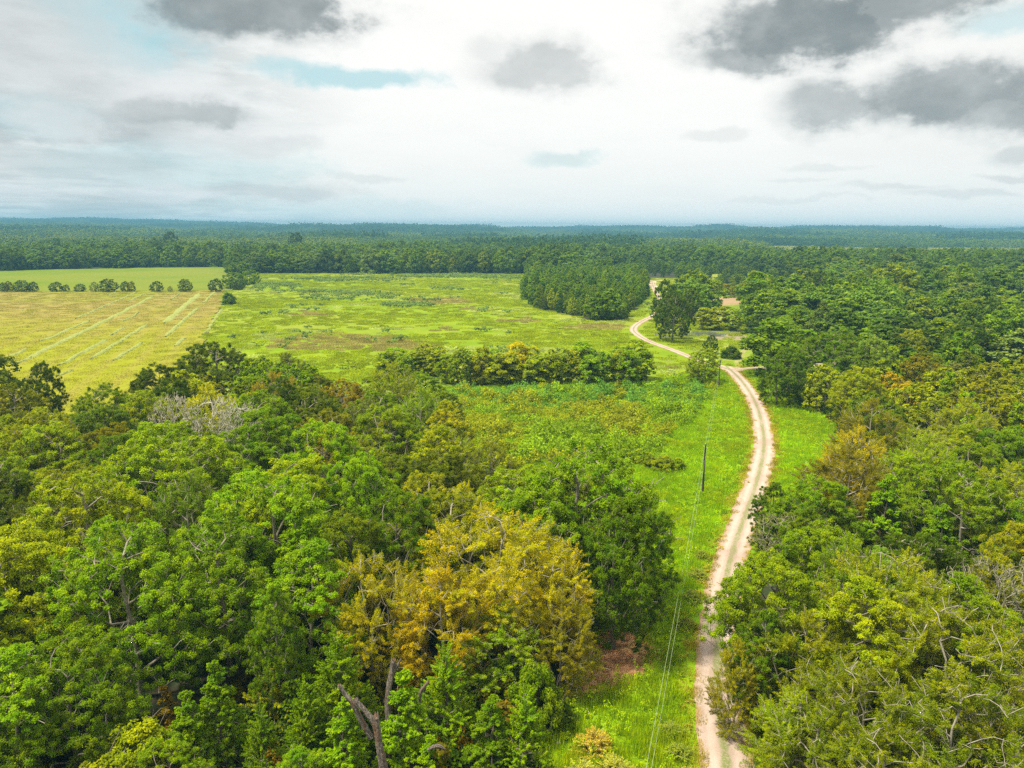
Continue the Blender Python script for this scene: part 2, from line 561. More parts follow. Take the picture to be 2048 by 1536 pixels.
M_FAINT = field_mat('worn_dry_grass', (0.26, 0.22, 0.11), (0.22, 0.21, 0.07), (0.17, 0.19, 0.03), 0.4)
track('gravel_road', [(1462, 1800), (1458, 1640), (1453, 1536), (1436, 1400), (1434, 1300), (1444, 1200), (1464, 1110), (1491, 1030), (1512, 970), (1527, 905), (1526, 865), (1516, 820), (1500, 787), (1482, 762), (1462, 742), (1452, 734)], 4.5, 0.22)
track('side_road', [(1448, 738), (1470, 741), (1500, 738), (1560, 735), (1640, 730), (1760, 722)], 4.6, 0.21)
track('farm_track', [(1466, 745), (1440, 733), (1400, 722), (1362, 707), (1330, 695), (1300, 684), (1278, 672), (1267, 661), (1272, 651), (1288, 641), (1308, 631), (1322, 618), (1325, 604), (1312, 585), (1306, 572), (1304, 562)], 3.6, 0.20)
track('faint_path', [(1474, 738), (1476, 722), (1484, 706), (1500, 694), (1530, 680)], 1.9, 0.19)
bpy.data.objects['faint_path'].data.materials[0] = M_FAINT
M_CLAY = field_mat('bare_pinkish_soil', (0.27, 0.175, 0.105), (0.23, 0.16, 0.08), (0.20, 0.20, 0.05), 0.12)
sheet('bare_soil', px_poly([(1418, 598), (1450, 594), (1486, 597), (1490, 606), (1470, 612), (1425, 609)]), 0.13, M_CLAY, 0.8, 4)
sheet('sandy_clearing', px_poly([(1295, 560), (1312, 557), (1345, 558), (1350, 572), (1325, 577), (1296, 574)]), 0.14, field_mat('pale_sand', (0.40, 0.33, 0.22), (0.33, 0.26, 0.15), (0.22, 0.24, 0.05), 0.1), 1.0, 6)
M_DRYG = field_mat('dry_grass', (0.17, 0.21, 0.025), (0.21, 0.21, 0.04), (0.12, 0.19, 0.015), 0.12)
sheet('dry_meadow', px_poly([(1395, 668), (1440, 660), (1520, 664), (1520, 700), (1478, 725), (1445, 722), (1400, 700)]), 0.13, M_DRYG, 0.8, 4)
sheet('grass_glade', px_poly([(1385, 668), (1398, 610), (1420, 590), (1416, 560), (1428, 546), (1442, 548), (1448, 590), (1495, 597), (1500, 620), (1480, 655), (1400, 660)]), 0.07, M_DRYG, 0.8, 6)
M_MUD = field_mat('pond_mud', (0.17, 0.13, 0.07), (0.22, 0.18, 0.11), (0.11, 0.13, 0.04), 0.3)
sheet('pond_bank', px_poly([(1388, 666), (1420, 658), (1500, 660), (1515, 674), (1490, 682), (1440, 680), (1395, 676)]), 0.15, M_MUD, 0.5, 3)
M_WATER, t = new_mat('pond_water')
t.add('ShaderNodeOutputMaterial', {0: t.add('ShaderNodeBsdfPrincipled', {'Base Color': (0.10, 0.11, 0.07, 1), 'Roughness': 0.08, 'Specular IOR Level': 0.8,
      'Normal': t.add('ShaderNodeBump', {'Strength': 0.05, 'Height': t.noise(t.add('ShaderNodeTexCoord').outputs['Object'], 3.0)}).outputs[0]}).outputs[0]})
sheet('pond_water', px_poly([(1302, 663), (1335, 661), (1410, 663), (1455, 668), (1450, 674), (1400, 673), (1345, 677), (1310, 672)]), 0.18, M_WATER, 0.3, 3)
M_LITTER = field_mat('fallen_leaf_litter', (0.44, 0.25, 0.13), (0.34, 0.20, 0.09), (0.28, 0.21, 0.07), 1.2)
sheet('leaf_litter', px_poly([(1150, 1300), (1200, 1262), (1262, 1258), (1312, 1290), (1318, 1320), (1285, 1345), (1230, 1375), (1160, 1400), (1130, 1350)]), 0.16, M_LITTER, 0.35, 1.0)

# ------------------------------------------------------------------ trees: prototype builder


def unit(v):
    return v / (np.linalg.norm(v, axis=-1, keepdims=True) + 1e-9)


PROFILES = {
    'dome': lambda t: np.where(t > 0.38, np.sqrt(np.clip(1 - ((t - 0.38) / 0.62) ** 2, 0, 1)), 0.72 + 0.28 * t / 0.38),
    'oval': lambda t: np.clip(np.sin(math.pi * np.clip(t, 0.02, 1) ** 0.85), 0, 1) ** 0.55,
    'spire': lambda t: np.clip(1.03 - t, 0, 1) ** 0.65 * np.clip(0.55 + t * 3, 0, 1),
    'cone': lambda t: np.clip(1.02 - t, 0, 1) ** 0.85 * np.clip(0.7 + t * 3, 0, 1),
    'vase': lambda t: np.where(t > 0.6, np.sqrt(np.clip(1 - ((t - 0.6) / 0.42) ** 2, 0, 1)), 0.45 + 0.55 * t / 0.6),
    'bush': lambda t: np.sqrt(np.clip(1 - (np.clip(t - 0.15, 0, 1) / 0.87) ** 2, 0, 1)),
}


def crown_tips(g, kind, h, w, base, nl, nt, lobe, jit=(.6, 1.1)):
    """points at which twigs end: spread over the outer side of nl lobes that hang on the crown profile"""
    prof = PROFILES[kind]
    zb = base * h
    T, D = [], []
    ts = (np.arange(nl) + g.random(nl)) / nl
    # more lobes where the profile is wide
    tt = np.linspace(0, 1, 200)
    cdf = np.cumsum(prof(tt) + 0.12)
    cdf /= cdf[-1]
    ts = np.interp(ts, cdf, tt)
    az = np.arange(nl) * 2.39996 + g.random(nl) * 0.9
    skew = g.normal(0, 0.06 * w, 2)
    for i in range(nl):
        lr = lobe * w * g.uniform(0.75, 1.25) * (0.6 + 0.4 * float(prof(np.array(ts[i]))))
        rad = max(0.0, float(prof(np.array(ts[i]))) * w / 2 * g.uniform(0.82, 1.12) - lr * 0.75)
        c = np.array([math.cos(az[i]) * rad + skew[0] * ts[i], math.sin(az[i]) * rad + skew[1] * ts[i], zb + ts[i] * (h - zb) - lr * 0.5])
        n = int(nt / nl * g.uniform(0.7, 1.3)) + 1
        d = unit(g.normal(size=(n * 3, 3)))
        out = unit(np.array([math.cos(az[i]), math.sin(az[i]), 0.75 + ts[i]]))
        d = d[(d @ out) > -0.25][:n]
        rr = lr * g.uniform(jit[0], jit[1], len(d))
        p = c + d * rr[:, None] * np.array([1, 1, 0.8])
        T.append(p)
        D.append(unit(d + out * 0.6))
    T, D = np.concatenate(T), np.concatenate(D)
    T[:, 2] = np.maximum(T[:, 2], 0.25)
    return T, D


def grow_wood(g, tips, h, base, lean=0.03, seg=0.9, trunk_frac=0.75, multi=1, upward=0.6):
    """join every tip to the nearest sensible node of the tree that is already there"""
    nodes = [np.array([0.0, 0, -0.3])]
    par = [-1]
    top = h * trunk_frac
    for m in range(multi):
        prev = 0
        lx, ly = g.normal(0, lean + (0.12 if multi > 1 else 0), 2)
        n = max(3, int(top / seg))
        for i in range(1, n + 1):
            z = top * i / n
            w = z / top
            nodes.append(np.array([lx * z + math.sin(w * 5 + m) * 0.02 * h * w, ly * z + math.cos(w * 4 + m) * 0.02 * h * w, z]))
            par.append(prev)
            prev = len(nodes) - 1
    ax = np.hypot(tips[:, 0], tips[:, 1])
    order = np.argsort(ax + g.random(len(tips)) * 1.5)
    tipnode = np.zeros(len(tips), int)
    for k in order:
        T = tips[k]
        N = np.array(nodes)
        d = T - N
        dist = np.linalg.norm(d, axis=1)
        horiz = np.hypot(d[:, 0], d[:, 1])
        pen = np.maximum(0, upward * horiz - d[:, 2]) * 0.9 + np.where(N[:, 2] < base * h * 0.6, 6.0, 0)
        j = int(np.argmin(dist + pen))
        n = max(1, int(dist[j] / seg))
        prev = j
        p0 = N[j]
        sag = g.normal(0, 0.06, 3) * dist[j]
        for i in range(1, n + 1):
            s = i / n
            nodes.append(p0 + d[j] * s + sag * math.sin(math.pi * s) + np.array([0, 0, 0.10 * dist[j] * math.sin(math.pi * s)]) + (g.normal(0, 0.05, 3) if i < n else 0))
            par.append(prev)
            prev = len(nodes) - 1
        tipnode[k] = prev
    return np.array(nodes), np.array(par)


def wood_mesh(name, nodes, par, mat, tip_r=0.018, trunk_r=0.3, sides=5, min_r=0.0):
    n = len(nodes)
    acc = np.zeros(n)
    for i in range(n - 1, 0, -1):
        if acc[i] == 0:
            acc[i] = 1
        acc[par[i]] += acc[i]
    r = tip_r + (trunk_r - tip_r) * (acc / acc[0]) ** 0.56
    idx = np.arange(1, n)
    if min_r:
        idx = idx[r[idx] > min_r]
    a, b = nodes[par[idx]], nodes[idx]
    ra = np.minimum(r[par[idx]], r[idx] * 1.5)
    ra = np.where(par[idx] <= 0, r[0] * 1.35, ra)
    rb = r[idx]
    d = unit(b - a)
    up = np.where(np.abs(d[:, 2:3]) > 0.9, np.array([[1.0, 0, 0]]), np.array([[0, 0, 1.0]]))
    s = unit(np.cross(d, up))
    q = np.cross(s, d)
    th = np.arange(sides) * 2 * math.pi / sides
    ring = s[:, None] * np.cos(th)[None, :, None] + q[:, None] * np.sin(th)[None, :, None]
    ov = 0.03
    V = np.concatenate([a[:, None] - d[:, None] * ov + ring * ra[:, None, None], b[:, None] + d[:, None] * ov + ring * rb[:, None, None]], 1)
    m = len(idx)
    base = np.arange(m)[:, None] * 2 * sides
    k = np.arange(sides)
    k2 = (k + 1) % sides
    F = np.stack([base + k, base + k2, base + sides + k2, base + sides + k], -1).reshape(-1, 4)
    return mesh(name, V.reshape(-1, 3), F, mat, smooth=True)


def leaves_mesh(name, g, pos, nrm, size, mat, ca, aspect=0.62):
    n = len(pos)
    nrm = unit(nrm)
    a = unit(np.cross(nrm, unit(g.normal(size=(n, 3)))))
    b = np.cross(nrm, a)
    L = size * g.uniform(0.65, 1.35, n)[:, None]
    W = L * aspect
    fold = nrm * L * 0.12
    v0 = pos - a * L * 0.5
    v1 = pos + b * W * 0.5 - fold + a * L * g.uniform(-.1, .15, n)[:, None]
    v2 = pos + a * L * 0.5
    v3 = pos - b * W * 0.5 - fold + a * L * g.uniform(-.1, .15, n)[:, None]
    V = np.stack([v0, v1, v2, v3], 1).reshape(-1, 3)
    F = np.arange(n * 4).reshape(-1, 4)
    return mesh(name, V, F, mat, {'lf': g.random(n), 'ca': ca})


def crown_leaves(g, tips, dirs, n, clump, elong=0.0, droop=0.0, centre=None):
    """leaf positions and normals in clumps round the tips; elong > 0 makes feathery sprays along the twig"""
    k = g.integers(0, len(tips), n)
    sc = g.uniform(0.7, 1.3, len(tips))
    ca_t = g.random(len(tips))
    off = unit(g.normal(size=(n, 3))) * (g.random(n) ** 0.45)[:, None] * clump * sc[k][:, None]
    off[:, 2] *= 0.75
    pos = tips[k] + off
    if elong:
        s = g.uniform(-0.9, 1.0, n)[:, None]
        pos = tips[k] + dirs[k] * s * elong * sc[k][:, None] + off * (0.75 - 0.45 * s)
        pos[:, 2] -= (droop * (s[:, 0] + 1) ** 2 * elong * 0.25)
    if centre is None:
        centre = tips.mean(0)
    outw = unit(pos - centre)
    nrm = outw * 0.45 + unit(off) * 0.5 + np.array([0, 0, 0.45]) + g.normal(0, 0.45, (n, 3))
    pos[:, 2] = np.maximum(pos[:, 2], 0.08)
    return pos, nrm, ca_t[k]


PROTO = {}


def proto(key, seed, kind, h, w, base, nl, nt, lobe, nleaf, size, clump, elong=0, droop=0, bark=None, trunk_r=0.3, tip_r=0.02, sides=5, trunk_frac=0.75, multi=1, twigs=0, min_r=0.0, leaf_mat_=None, wood=True, upward=0.6, aspect=0.62):
    g = np.random.default_rng(seed)
    tips, dirs = crown_tips(g, kind, h, w, base, nl, nt, lobe)
    wm = None
    if wood:
        wt = tips
        if twigs:       # bare twigs that poke past the leaves
            sel = g.integers(0, len(tips), twigs)
            ex = tips[sel] + dirs[sel] * g.uniform(0.5, 1.5, (twigs, 1)) * clump * 1.6 + g.normal(0, .25, (twigs, 3))
            wt = np.concatenate([tips, ex])
        nodes, par = grow_wood(g, wt, h, base, trunk_frac=trunk_frac, multi=multi, upward=upward)
        wm = wood_mesh('trunk', nodes, par, bark or M_BARK, tip_r, trunk_r, sides, min_r)
    lm = None
    if nleaf:
        pos, nrm, ca = crown_leaves(g, tips, dirs, nleaf, clump, elong, droop)
        lm = leaves_mesh('crown', g, pos, nrm, size, leaf_mat_ or M_LEAF, ca, aspect)
    PROTO[key] = dict(wood=wm, leaves=lm, h=h, w=w)
    return PROTO[key]


# near, full detail
proto('oak_a', 11, 'dome', 18, 18, .18, 44, 1000, .15, 170000, .175, .62, elong=.16, twigs=70, trunk_r=.42, bark=M_PALE)
proto('oak_b', 12, 'dome', 17, 14, .18, 34, 760, .165, 140000, .17, .60, elong=.14, twigs=50, trunk_r=.36)
proto('oak_c', 13, 'oval', 18, 11, .12, 34, 680, .18, 120000, .165, .56, elong=.15, twigs=50, trunk_r=.30, bark=M_PALE)
proto('gum_a', 14, 'spire', 14, 6.4, .06, 40, 560, .15, 75000, .17, .34, elong=.3, twigs=0, trunk_r=.17)
proto('elm_a', 15, 'vase', 15, 15, .20, 44, 820, .13, 150000, .125, .5, elong=.80, droop=.25, twigs=260, trunk_r=.34, bark=M_PALE, tip_r=.016, aspect=.5)
proto('elm_b', 16, 'dome', 14, 12, .15, 36, 680, .14, 120000, .125, .48, elong=.75, droop=.12, twigs=240, trunk_r=.28, bark=M_PALE, tip_r=.016, multi=2, aspect=.5)
proto('cedar_a', 17, 'cone', 9, 5.6, .04, 44, 520, .12, 70000, .14, .22, elong=.62, droop=-.2, trunk_r=.15, trunk_frac=.95, aspect=.4, upward=.3)
proto('bush_a', 18, 'bush', 4, 5, .0, 22, 260, .2, 30000, .17, .42, trunk_r=.08, tip_r=.012, multi=3, twigs=40)
proto('bush_b', 19, 'bush', 3, 3.4, .0, 16, 260, .2, 22000, .13, .16, elong=.55, droop=-.1, trunk_r=.05, tip_r=.01, multi=4, twigs=60, bark=M_PALE, aspect=.4)
proto('bare', 20, 'vase', 14, 12, .25, 40, 900, .12, 3600, .16, .3, elong=.5, trunk_r=.3, bark=M_WHITEBARK, tip_r=.028, twigs=500, aspect=.5)
proto('bare_b', 20, 'vase', 14, 12, .25, 40, 900, .12, 6500, .16, .3, elong=.5, trunk_r=.24, bark=M_PALE, tip_r=.018, twigs=500, aspect=.5)
# middle distance
proto('mid_dome', 31, 'dome', 17, 16, .10, 38, 420, .15, 22000, .46, .75, elong=.1, trunk_r=.35, sides=4, min_r=.03)
proto('mid_dome_b', 32, 'dome', 16, 13, .08, 30, 380, .17, 19000, .44, .7, elong=.1, trunk_r=.3, sides=4, min_r=.03)
proto('mid_oval', 33, 'oval', 18, 10, .06, 28, 340, .19, 17000, .42, .65, elong=.1, trunk_r=.28, sides=4, min_r=.03)
proto('mid_spire', 34, 'spire', 12, 5, .03, 26, 190, .18, 9000, .34, .5, trunk_r=.15, sides=4, min_r=.03)
proto('mid_slim', 35, 'oval', 11, 5.5, .10, 20, 170, .2, 7500, .34, .6, trunk_r=.12, sides=4, bark=M_PALE, tip_r=.03, multi=2)
proto('mid_pine', 36, 'oval', 16, 8, .30, 22, 170, .17, 12000, .36, .75, elong=.4, trunk_r=.22, sides=4, min_r=.03)

TINT = {
    'deep': (0.070, 0.120, 0.005), 'mid': (0.150, 0.235, 0.005), 'green': (0.125, 0.230, 0.006), 'bright': (0.150, 0.245, 0.010), 'yellowgreen': (0.260, 0.345, 0.005),
    'lime': (0.35, 0.43, 0.005), 'olive': (0.225, 0.250, 0.007), 'gold': (0.33, 0.37, 0.010), 'rust': (0.38, 0.30, 0.018), 'grey': (0.20, 0.25, 0.055),
    'cool': (0.060, 0.130, 0.016), 'oakolive': (0.155, 0.195, 0.006), 'straw': (0.50, 0.50, 0.08), 'pale': (0.29, 0.37, 0.06),
}
TWORD = {'deep': 'dark green', 'mid': 'mid green', 'green': 'green', 'bright': 'bright green', 'yellowgreen': 'yellow-green', 'lime': 'lime green', 'olive': 'olive green',
         'gold': 'golden-yellow', 'rust': 'rusty orange', 'grey': 'grey-green', 'cool': 'deep bluish green', 'oakolive': 'dark olive green', 'straw': 'pale straw-yellow', 'pale': 'pale green'}
PLACED = []        # (x, y, radius) of every individual tree


def tree(key, x, y, h, w, tint, label, cat='tree', name=None, group=None, rot=None, jitter=0.12):
    p = PROTO[key]
    kinds = {'cedar_a': 'cedar_tree', 'mid_pine': 'pine_tree', 'bush_a': 'shrub', 'bush_b': 'shrub', 'bare': 'bare_tree', 'bare_b': 'bare_tree'}
    name = name or kinds.get(key, 'broadleaf_tree')
    e = bpy.data.objects.new(name, None)
    COL.objects.link(e)
    e.empty_display_size = 0.5
    e.location = (x, y, float(terrain(x, y)))
    e.rotation_euler = (0, 0, random.uniform(0, 6.28) if rot is None else rot)
    sx = w / p['w']
    e.scale = (sx, sx, h / p['h'])
    tag(e, label, cat, group)
    if p['wood']:
        obj('stem' if 'bush' in key else 'trunk', p['wood'], e)
    if p['leaves']:
        o = obj('foliage' if 'bush' in key else 'crown', p['leaves'], e)
        c = np.array(TINT[tint]) if isinstance(tint, str) else np.array(tint) * (np.array([1.45, 2.05, .8]) if tint[0] > tint[1] * .95 else np.array([1.7, 1.95, .7]))
        c = c * np.exp(rng.normal(0, jitter, 3) * np.array([.6, .3, .3])) * math.exp(rng.normal(0, jitter))
        c[0] = max(c[0], .56 * c[1])
        c = c * min(1, (.35 if c[0] < .85 * c[1] else .50) / c[1])
        o.color = (c[0], c[1], c[2], 1)
    PLACED.append((x, y, w / 2))
    return e


def hero(key, u, vtop, h, w, tint, label, **kw):
    """a tree whose top is at pixel (u, vtop) when it is h metres tall"""
    p = at(u, vtop, h)
    return tree(key, p[0], p[1], h, w, tint, label, **kw)


def hero_b(key, u, vbase, h, w, tint, label, **kw):
    p = at(u, vbase, 0)
    return tree(key, p[0], p[1], h, w, tint, label, **kw)


def ordinal(n):
    return {1: '1st', 2: '2nd', 3: '3rd', 21: '21st', 22: '22nd', 23: '23rd', 31: '31st', 32: '32nd', 33: '33rd'}.get(n, f'{n}th')

# ------------------------------------------------------------------ trees with a place of their own
def atd0(u, v, D):
    d = ray(u, v)
    return np.array([0, 0, H]) + d * (D / d[1])

# --- left wood, back rim against the fields
hero('oak_a', 425, 680, 19, 22, 'deep', 'huge dark green domed oak rising against the hay field at the left')
hero('oak_b', 318, 722, 16, 14, 'deep', 'dark green tree on the left shoulder of the huge domed oak')
hero('elm_b', 575, 712, 15, 15, (.10, .095, .016), 'brownish olive tree right of the huge domed oak')
hero('oak_b', 640, 745, 14, 11, 'oakolive', 'small olive tree right of the brownish olive tree by the meadow')
hero('oak_b', 70, 722, 17, 9, 'deep', 'dark green tree standing above the left wood by the hay field corner')
hero('oak_a', 20, 762, 16, 15, 'oakolive', 'dark olive spreading tree at the left edge of the photo')
hero('oak_b', 225, 800, 16, 13, (.075, .10, .03), 'greyish dark green tree in front of the huge domed oak')
hero('oak_b', 745, 748, 14, 14, 'mid', 'mid green tree in front of the meadow, left of the thin-crowned one')
hero('oak_b', 850, 740, 13.5, 14, (.085, .13, .012), 'light olive tree nearest the left end of the hedge of slender trees')
hero('elm_b', 735, 806, 14, 12, (.10, .10, .04), 'thin-crowned tree with bare pale twigs showing through its brownish leaves')
hero('oak_b', 890, 775, 12, 10, 'mid', 'green tree with a visible dark fork right of the light olive tree')
hero('bare', 345, 787, 17, 7, 'gold', 'leftmost of the bare pale treetops with a few orange leaves')
hero('bare', 420, 797, 17, 9, 'gold', 'middle one of the bare pale treetops above the left wood')
hero('bare', 478, 804, 16.5, 8, 'gold', 'rightmost of the bare pale treetops above the left wood')
# --- left wood, body
hero('oak_a', 350, 840, 20, 20, 'yellowgreen', 'great yellow-green oak in front of the bare pale treetops')
hero('oak_a', 540, 930, 19, 18, (.10, .175, .010), 'great bright spreading oak with grey limbs right of the wood centre')
hero('oak_b', 640, 845, 18, 14, (.115, .20, .018), 'fresh green tree with dense rounded clumps behind the great bright oak')
hero('oak_b', 745, 900, 18, 11, (.10, .18, .02), 'fresh green rounded tree just left of the yellow domed tree')
hero('oak_b', 790, 985, 17, 11, 'mid', 'green tree behind the golden elm, left of its top')
hero('oak_a', 150, 935, 19, 17, 'yellowgreen', 'yellow-green spreading oak with pale dead limbs at the left')
hero('oak_a', 250, 1045, 18, 16, (.10, .165, .010), 'wide green oak with long pale hanging limbs in the left foreground')
hero('oak_b', 60, 1040, 17, 14, 'yellowgreen', 'yellow-green oak cut by the left edge at mid height')
hero('oak_a', 440, 1045, 16.5, 15, (.085, .15, .010), 'green oak with a dark trunk showing at the centre of the left wood')
hero('oak_c', 610, 1075, 16, 11, (.10, .17, .012), 'green tree above the dark gap left of the golden elm')
hero('oak_c', 545, 1165, 14, 5, 'bright', 'narrow bright green vine-covered tree beside the dark gap')
hero('oak_b', 700, 1010, 16, 11, 'mid', 'dark clumpy green tree left of the golden elm top')
hero('elm_b', 900, 868, 13, 13.5, (.19, .22, .008), 'yellow domed tree at the edge of the grassy clearing')
hero('elm_b', 985, 890, 11, 8, (.13, .16, .010), 'low yellow-green tree right of the yellow domed tree')
hero('elm_b', 925, 975, 13, 9.5, (.24, .18, .03), 'straw-gold tree with grey bare twigs behind the golden elm')
hero('oak_a', 1150, 885, 21, 20, (.075, .125, .012), 'tall dense green oak standing alone beside the grassy clearing')
hero('oak_b', 1100, 975, 17, 12, (.07, .115, .010), 'dark green lower crown on the left side of the tall dense oak')
hero('oak_b', 1238, 985, 18, 11, (.055, .10, .012), 'dark green ivy-hung side of the tall oak reaching down to the grass')
hero('elm_a', 985, 1020, 16.5, 16, (.36, .245, .008), 'big golden-yellow elm in the middle of the foreground')
hero('elm_a', 1080, 1085, 14, 11, (.34, .235, .010), 'golden elm with tangled pale branches right of the big golden elm')
hero('elm_a', 740, 1130, 13.5, 11, (.22, .17, .016), 'open golden-olive elm with upright pale twigs beside the dark gap')
hero('elm_b', 880, 1150, 12.5, 11, (.26, .19, .014), 'low golden-olive elm in front of the big golden elm')
hero('elm_b', 1125, 1190, 10.5, 7.5, (.20, .14, .014), 'brownish gold small elm beside the fallen leaf litter')
hero('elm_b', 1010, 1215, 9, 10, (.13, .13, .014), 'olive thin-leaved tree hanging over the undergrowth below the golden elms')
# --- bottom foreground
hero('oak_c', 5, 1290, 13, 9, (.16, .25, .008), 'lime-green tree cut by the left edge at the bottom')
hero('oak_b', 130, 1275, 13, 10, 'mid', 'rounded green tree right of the lime-green tree at the bottom left')
hero('gum_a', 440, 1322, 10.5, 5, 'bright', 'taller of two bright green spire-shaped young trees at the bottom left')
hero('gum_a', 378, 1388, 9, 4.6, (.09, .165, .008), 'shorter of two bright green spire-shaped young trees at the bottom left')
hero('bush_a', 255, 1462, 7, 8.5, (.16, .17, .012), 'rounded olive-yellow tree top at the bottom left')
hero('oak_b', 330, 1490, 7, 6, 'bright', 'low bright green tree between the olive-yellow top and the young spires')
hero('cedar_a', 520, 1425, 8, 4.4, (.045, .125, .008), 'dark feathery cedar left of the dead snag')
hero('cedar_a', 680, 1278, 12, 8, (.065, .165, .008), 'tall feathery light green cedar above the dead snag')
hero('cedar_a', 612, 1370, 9, 5, (.05, .12, .01), 'dim cedar left of the tall feathery light green cedar')
hero('gum_a', 678, 1396, 10, 5.0, (.11, .22, .008), 'yellow-green spire-shaped young tree directly left of the dead snag')
hero('gum_a', 803, 1336, 11.5, 5.6, (.085, .155, .008), 'bright green young tree between the two dead snags')
hero('cedar_a', 893, 1306, 10.5, 6.4, (.055, .16, .007), 'dense green cedar right of the short dead stub')
hero('gum_a', 975, 1398, 8.5, 5, (.085, .155, .008), 'bright young tree between the two foreground cedars')
hero('cedar_a', 1050, 1392, 9, 5.6, (.05, .15, .008), 'green cedar at the bottom beside the grass')
hero('bush_a', 1070, 1322, 7, 5, (.11, .14, .02), 'olive rounded small tree behind the cedar beside the grass')
hero('bush_a', 1000, 1320, 5, 4, (.085, .155, .008), 'bright green bush under the golden elms')
hero('gum_a', 860, 1480, 7, 4, (.095, .185, .008), 'small bright green young tree at the bottom edge right of the snag')
hero('bush_b', 905, 1455, 4.5, 3.0, (.26, .16, .016), 'rusty brown twiggy bush between bright young trees', cat='shrub')
hero('oak_c', 600, 1490, 7, 5, (.06, .16, .022), 'bright bluish green small tree at the bottom edge left of the snag')
hero('bush_b', 560, 1350, 5, 6, (.16, .12, .014), 'brownish low bush in the dark undergrowth', cat='shrub')
hero('bush_b', 620, 1340, 4, 5, (.13, .11, .014), 'brownish low bush below the dark gap in the wood', cat='shrub')
for i, (u, v, h, w) in enumerate([(1190, 1470, 1.9, 3.2), (1235, 1520, 1.7, 3.0), (1160, 1530, 1.8, 3.0)]):
    hero('bush_b', u, v, h, w, 'straw', ['pale yellow flowering bush nearest the white stake', 'rightmost pale yellow flowering bush at the bottom edge', 'leftmost pale yellow flowering bush at the bottom edge'][i],
         cat='shrub', group='pale yellow bushes in the foreground grass')
for i, (u, v, h, w) in enumerate([(1405, 1120, 1.2, 2.2), (1396, 1160, 1.3, 2.4), (1382, 1205, 1.3, 2.4), (1370, 1260, 1.2, 2.5), (1345, 1470, 1.0, 2.2), (1360, 1515, 1.1, 2.3)]):
    hero_b('bush_b', u, v, h, w, 'pale', f'pale green weedy bush, {ordinal(i + 1)} from the far end along the left verge', cat='shrub', group='pale weedy bushes along the left verge of the gravel road')
for i, (u, v, w_, h_) in enumerate([(1248, 922, 4.2, 2.6), (1272, 928, 4.6, 3.0), (1298, 934, 4.0, 2.7), (1324, 944, 4.8, 3.1), (1350, 941, 4.0, 2.5)]):
    hero_b('bush_a', u, v, h_, w_, (.12, .16, .010) if i < 3 else (.15, .15, .012), f'reddish-green shrub, {ordinal(i + 1)} from the left in the thicket inside the grassy clearing', cat='shrub', group='thicket shrubs in the grassy clearing')
# --- right wood, hand placed
hero('oak_b', 1560, 1098, 15.5, 11.5, (.155, .215, .006), 'bright yellow-green rounded tree overhanging the gravel road')
hero('elm_b', 1700, 1080, 15, 9, (0.118, 0.158, 0.014), 'light green tree with upright pale shoots behind the rounded road tree')
hero('oak_c', 1530, 1215, 12, 6, (.05, .11, .010), 'dark green low tree shading the gravel road edge')
hero('elm_a', 1800, 1105, 15.5, 13, (0.178, 0.137, 0.010), 'golden-tipped spreading elm in the middle of the right foreground')
hero('elm_b', 1620, 1235, 12, 9, (0.155, 0.122, 0.014), 'gold-olive thin-leaved tree in front of the rounded road tree')
hero('elm_a', 1920, 1240, 14, 14, (0.170, 0.151, 0.008), 'wide golden-green elm near the right edge')
hero('elm_b', 1478, 1290, 9, 4.8, (.17, .135, .012), 'small rusty tree leaning over the gravel road')
hero('elm_b', 1600, 1395, 9, 7.5, (.15, .15, .014), 'olive twiggy tree beside the near end of the gravel road')
hero('elm_a', 1740, 1350, 11.5, 10, (0.126, 0.144, 0.008), 'yellow-green layered elm at the lower right')
hero('elm_b', 1640, 1440, 9, 9, (0.126, 0.108, 0.014), 'olive elm with pale bare limbs at the bottom right')
hero('elm_a', 1930, 1400, 11.5, 13, (0.126, 0.122, 0.008), 'wide olive-gold elm in the bottom right corner')
hero('elm_a', 1790, 1490, 9.5, 10, (0.118, 0.108, 0.010), 'dark olive elm at the bottom edge, right of the pale-limbed one')
hero('elm_b', 1720, 862, 15, 11, (.34, .22, .014), 'orange-topped golden tree standing over the right verge')
hero('oak_b', 1800, 905, 15, 9, (.15, .19, .012), 'yellow-green tree right of the orange-topped one')
hero('gum_a', 1768, 950, 14, 7.5, (.095, .205, .012), 'bright green spire-shaped tree below the orange-topped one')
hero('oak_b', 1640, 945, 13.5, 11, (.085, .13, .012), 'olive green tree below and left of the orange-topped one')
hero('oak_c', 1548, 965, 11, 6.5, (.05, .10, .012), 'dark green tree overhanging the gravel road at the bend')
hero('bare_b', 1580, 1035, 9, 9, 'olive', 'nearly bare tree with arching pale branches beside the road')
hero('gum_a', 1880, 1010, 12, 6, (.07, .16, .016), 'green spire-shaped tree in the middle of the right wood')
hero('oak_c', 1770, 1092, 12.5, 6, (.17, .22, .09), 'whitish green small tree behind the golden-tipped elm')
hero('bare_b', 2010, 1120, 14, 9, 'grey', 'leafless pale tree at the right edge')
hero('oak_b', 2025, 1035, 14, 9, (.20, .16, .012), 'orange-tinted tree at the right edge above the leafless one')
hero('oak_a', 1665, 655, 19, 21, (.065, .11, .012), 'largest dark green dome left of the lime green tree in the right wood')
hero('oak_b', 1562, 692, 16, 12, (.055, .10, .012), 'dark green tree at the mouth of the side road')
hero('oak_b', 1580, 630, 17, 14, (.12, .17, .012), 'yellowish tree behind the largest dark green dome')
hero('oak_b', 1755, 668, 18, 11, (.13, .17, .07), 'whitish-green leafy tree right of the largest dark green dome')
hero('oak_b', 1715, 728, 15.5, 12, 'lime', 'lime green tree standing out before the dark trees')
hero('oak_b', 1930, 640, 17, 18, (.05, .09, .012), 'big dark olive dome in the upper right wood')
